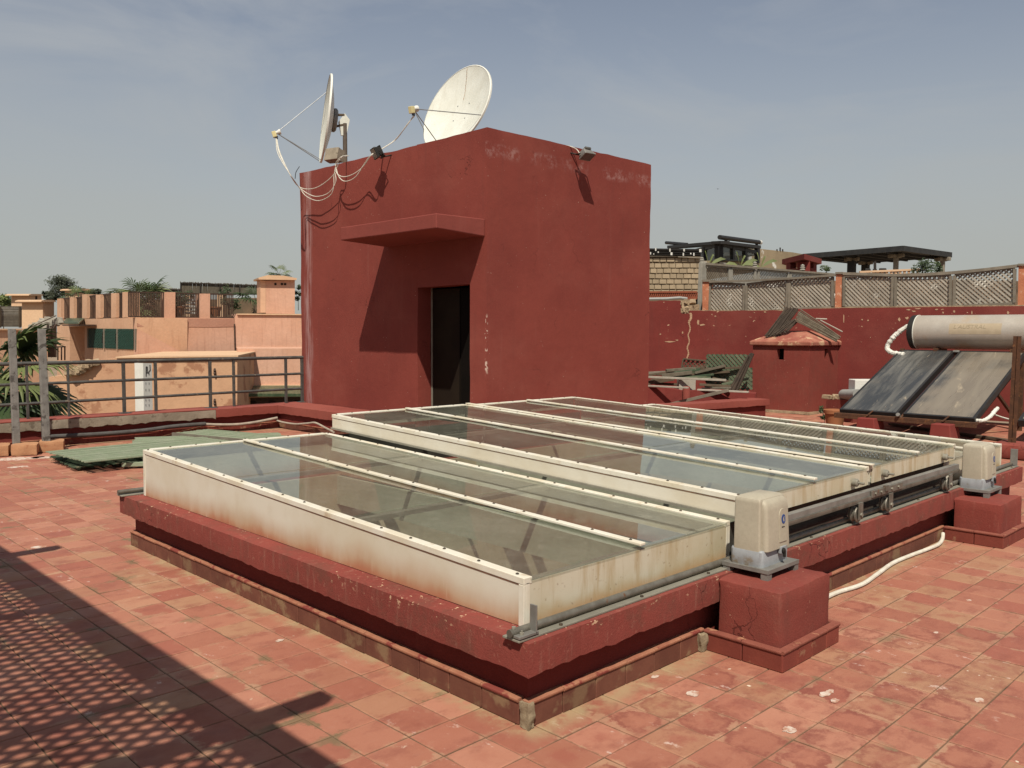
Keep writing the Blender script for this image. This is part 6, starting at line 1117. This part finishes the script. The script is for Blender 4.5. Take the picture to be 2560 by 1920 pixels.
# faded sticker with lettering, wrapped on the tank
def on_tank(y, a, k): return Vector((TX-(TR+k)*math.cos(a), y, TZc+(TR+k)*math.sin(a)))
yA, yB = onx(ZH(1345, 190), TX-TR).y, onx(ZH(1950, 190), TX-TR).y; a0, a1 = -.12, .52
vs = []; fs = []; nu, nv = 12, 6
for i in range(nu+1):
    for j in range(nv+1): vs.append(on_tank(yA+(yB-yA)*i/nu, a0+(a1-a0)*j/nv, .0012))
for i in range(nu):
    for j in range(nv): fs.append((i*(nv+1)+j, (i+1)*(nv+1)+j, (i+1)*(nv+1)+j+1, i*(nv+1)+j+1))
MB().add(vs, fs, True).build('sticker', 'label_tan', tk)
fc = bpy.data.curves.new('lettering', 'FONT'); fc.body = "L'AUSTRAL"; fc.size = 1; fc.align_x = 'CENTER'; fc.shear = .2; fo = bpy.data.objects.new('lettering', fc); col.objects.link(fo); bpy.context.view_layer.update()
tmsh = bpy.data.meshes.new_from_object(fo.evaluated_get(bpy.context.evaluated_depsgraph_get())); bpy.data.objects.remove(fo); tm_ = bmesh.new(); tm_.from_mesh(tmsh); bmesh.ops.subdivide_edges(tm_, edges=[e for e in tm_.edges if e.calc_length() > .15], cuts=2); xs = [v.co.x for v in tm_.verts]; wtx = max(xs)-min(xs)
for v in tm_.verts: u = (v.co.x-min(xs))/wtx; v.co = on_tank(yA+(yB-yA)*(.09+u*.62), .20+v.co.y*.34, .003)
tm_.to_mesh(tmsh); tm_.free(); tmsh.materials.clear(); tmsh.materials.append(MAT['label_text']); to_ = bpy.data.objects.new('lettering', tmsh); col.objects.link(to_); attach(to_, tk)
pq = lambda x, y, xx: onx(ZH(x, y), xx)
def bumpy(pts, r): P = curve(pts, 10); return [p+Vector((rj.uniform(-1, 1), rj.uniform(-1, 1), rj.uniform(-1, 1)))*r*.12 for p in P], [r*rj.uniform(.85, 1.15) for _ in P]
P_, r_ = bumpy([pq(985, 122, 13.6), pq(900, 150, 13.5), pq(790, 215, 13.45), pq(690, 310, 13.4), pq(640, 390, 13.4), pq(650, 445, 13.35), pq(730, 478, 13.3), pq(830, 492, 13.2)], .042); MB().tube(P_, r_, 9).build('insulated_pipe', 'insul', sh)
P_, r_ = bumpy([pq(1640, 1245, 11.1), pq(1730, 1252, 11.15), pq(1810, 1215, 11.3), pq(1870, 1150, 11.5), pq(1905, 1110, 11.7)], .028); MB().tube(P_, r_, 9).build('insulated_pipe', 'insul', sh)
MB().tube([pq(1860, 1180, 11.6), pq(1960, 1215, 11.5), pq(2050, 1240, 11.4)], .014, 6).build('hose', 'cable_white', sh)
m = MB(); m.lathe([(.02, 0), (.02, .09), (.03, .09), (.03, .12), (0, .12)], 10, Matrix.Translation((11.03, 2.84, .30)) @ Matrix.Rotation(R(-60), 4, 'Y')); m.build('pipe_union', 'galvanised', sh)
m = MB(); m.lathe([(.022, -.05), (.022, .05)], 10, Matrix.Translation(s0+sv*.98+Vector((0, 2.84, 0))) @ Matrix.Rotation(R(90), 4, 'X'), cap=True); m.build('pipe_union', 'galvanised', sh)
for ya_, yb_, x, lab in ((3.42, 3.165, 10.83, 'tapered red concrete foot under the left solar collector'), (2.295, 2.035, 10.75, 'tapered red concrete foot under the right solar collector'), (1.15, .85, 11.6, 'red concrete foot in the shade right of the solar heater')):
    m = MB(); y0, y1 = yb_, ya_; vs = [(x, y0-.03, 0), (x+.42, y0-.03, 0), (x+.42, y1+.03, 0), (x, y1+.03, 0), (x, y0, .275), (x+.34, y0, .275), (x+.34, y1, .275), (x, y1, .275)]; m.add(vs, [(3, 2, 1, 0), (4, 5, 6, 7), (0, 1, 5, 4), (1, 2, 6, 5), (2, 3, 7, 6), (3, 0, 4, 7)]); tag(m.build('footing_block', 'red_block', bevel=.012), lab, 'block', 'red feet of the solar heater')
# second collector cut by the picture edge
t = thing('solar_collector', 'dark corner of another solar collector at the right picture edge', 'solar collector', (10.9, .4, 0)); cc = onx(ZH(2140, 1245), 11.0); o_ = Vector((11.0, cc.y, cc.z)); c_ = o_+sv/2+Vector((0, -.5, 0)); MB().obox(c_-sn*.05, su*sl_/2, Vector((0, .5, 0)), sn*.05).build('collector_frame', 'col_frame', t, bevel=.004); MB().obox(c_+sn*.002, su*(sl_/2-.05), Vector((0, .45, 0)), sn*.003).build('collector_glass', 'collector', t); MB().beam((13.3, cc.y-.5, 0), (13.3, cc.y-.5, 1.0), .06, .06).build('frame_leg', 'rust', t); MB().box(10.95, 11.35, cc.y-.62, cc.y-.3, 0, cc.z-.10).build('foot', 'red_block', t)
# rusty pole on its red block
pbz = .2; pc = onz(ZH(2072, 1500), pbz); t = thing('rusty_pole', 'tall rusty steel pole standing on a red block at right', 'pole', (pc.x, pc.y, pbz)); tp_ = onx(ZH(2136, 278), pc.x)
m = MB(); wd = .055; tp2 = Vector((pc.x, tp_.y, tp_.z)); ba = Vector((pc.x, pc.y, .16)); m.beam(ba+Vector((0, .022, 0)), tp2+Vector((0, .022, 0)), .008, .05, (0, 1, 0)); m.beam(ba-Vector((0, .022, 0)), tp2-Vector((0, .022, 0)), .008, .05, (0, 1, 0)); m.beam(ba+Vector((.025, 0, 0)), tp2+Vector((.025, 0, -.03)), .036, .006, (1, 0, 0)); m.build('channel', 'rust', t)
m = MB(); m.slab(pc.x-.22, pc.x+.3, pc.y-.42, pc.y+.20, 0, .195, .05, .010, rnd=.03); tag(m.build('pole_block', 'red_plain'), 'low red block the rusty pole stands on', 'block')
# stray kerb and sheet lying in the shade under the heater
for a, b, w_, mt, lab in (((11.5, 1.3, .03), (12.6, 3.6, .03), .12, 'wood_brown', 'dark board lying under the solar collectors'), ((11.1, 1.5, .02), (12.2, 1.1, .02), .05, 'pvc', 'thin pale pipe on the floor right of the solar heater')): tag(MB().beam(a, b, w_, .03).build('floor_board', mt), lab, 'board')

# ------------------------------------------------------------------ lattice-roofed pergola over the camera, whose shadow lies on the tiles
H = 2.72; kx, ky = .82/1.61, .76/1.61; ex_ = -.75-kx*H
og = thing('roof_pergola', 'timber pergola with a diamond lattice roof casting the dappled shadow at left', 'pergola', (-3.6, 0, 0))
MB().box(ex_-.19, ex_, -7, 5.4-ky*H, H, H+.10).build('edge_beam', 'wood_grey', og); MB().box(-5.7, -5.55, -7, 5.4-ky*H, H, H+.1).build('edge_beam', 'wood_grey', og)
for sy in (.76, 4.36, -2.84):
    y = sy-ky*H; m = MB(); m.prism([(-5.8, y-.05, H+.101), (ex_+.24, y-.05, H+.101), (ex_+.26, y-.05, H+.15), (ex_+.26, y-.05, H+.2), (-5.8, y-.05, H+.2)], (0, .1, 0)); m.build('rafter', 'wood_grey', og)
for sy in (1.34, 2.95, -.9): MB().box(-5.55, ex_-.19, sy-ky*H-.04, sy-ky*H+.04, H+.02, H+.07).build('batten', 'wood_grey', og)
m = MB(); va, vb = Vector((.072, .042, 0)), Vector((.072, -.042, 0)); y0, y1 = -7, 5.4-ky*H; x0, x1 = -5.55, ex_-.19
for lay, dv in ((0, va), (1, vb)):
    dn = dv.normalized(); step = .144*dn.y if dn.y else 0; k = 0; yspan = (x1-x0)*abs(dn.y/dn.x); st = .0845
    yy = y0-(yspan if dn.y > 0 else 0)
    while yy < y1+(0 if dn.y > 0 else yspan):
        a = Vector((x0, yy, H+.016+.013*lay)); b = Vector((x1, yy+(x1-x0)*dn.y/dn.x, H+.016+.013*lay))
        lo_, hi_ = min(a.y, b.y), max(a.y, b.y)
        if hi_ > y0 and lo_ < y1:
            def cl(p, q):
                if p.y < y0: return p.lerp(q, (y0-p.y)/(q.y-p.y))
                if p.y > y1: return p.lerp(q, (y1-p.y)/(q.y-p.y))
                return p
            a2, b2 = cl(a, b), cl(b, a)
            if (a2-b2).length > .05: m.beam(a2, b2, .034, .012)
        yy += st
tag(m.build('lattice', 'wood_grey', og), kind='stuff')
for y in (-6.8, -3.0, .8, 3.6): MB().box(-5.72, -5.6, y-.06, y+.06, 0, H).build('pergola_post', 'wood_grey', og)
# a bird far up over the pavilion
c = deep(V(1551, 408), 60); d = CR; m = MB(); d = d*.4; m.add([c, c+d*.22+Vector((0, 0, .03)), c+d*.10+CF*.04, c-d*.22+Vector((0, 0, .04)), c-d*.10+CF*.04, c-CF*.08, c+CF*.1-Vector((0, 0, .015)), c-Vector((0, 0, .025))], [(0, 1, 2), (0, 4, 3), (5, 0, 2, 6), (5, 6, 4, 0), (5, 7, 6), ]); tag(m.build('bird', 'black'), 'tiny dark bird in the sky above the glass pavilion', 'bird')
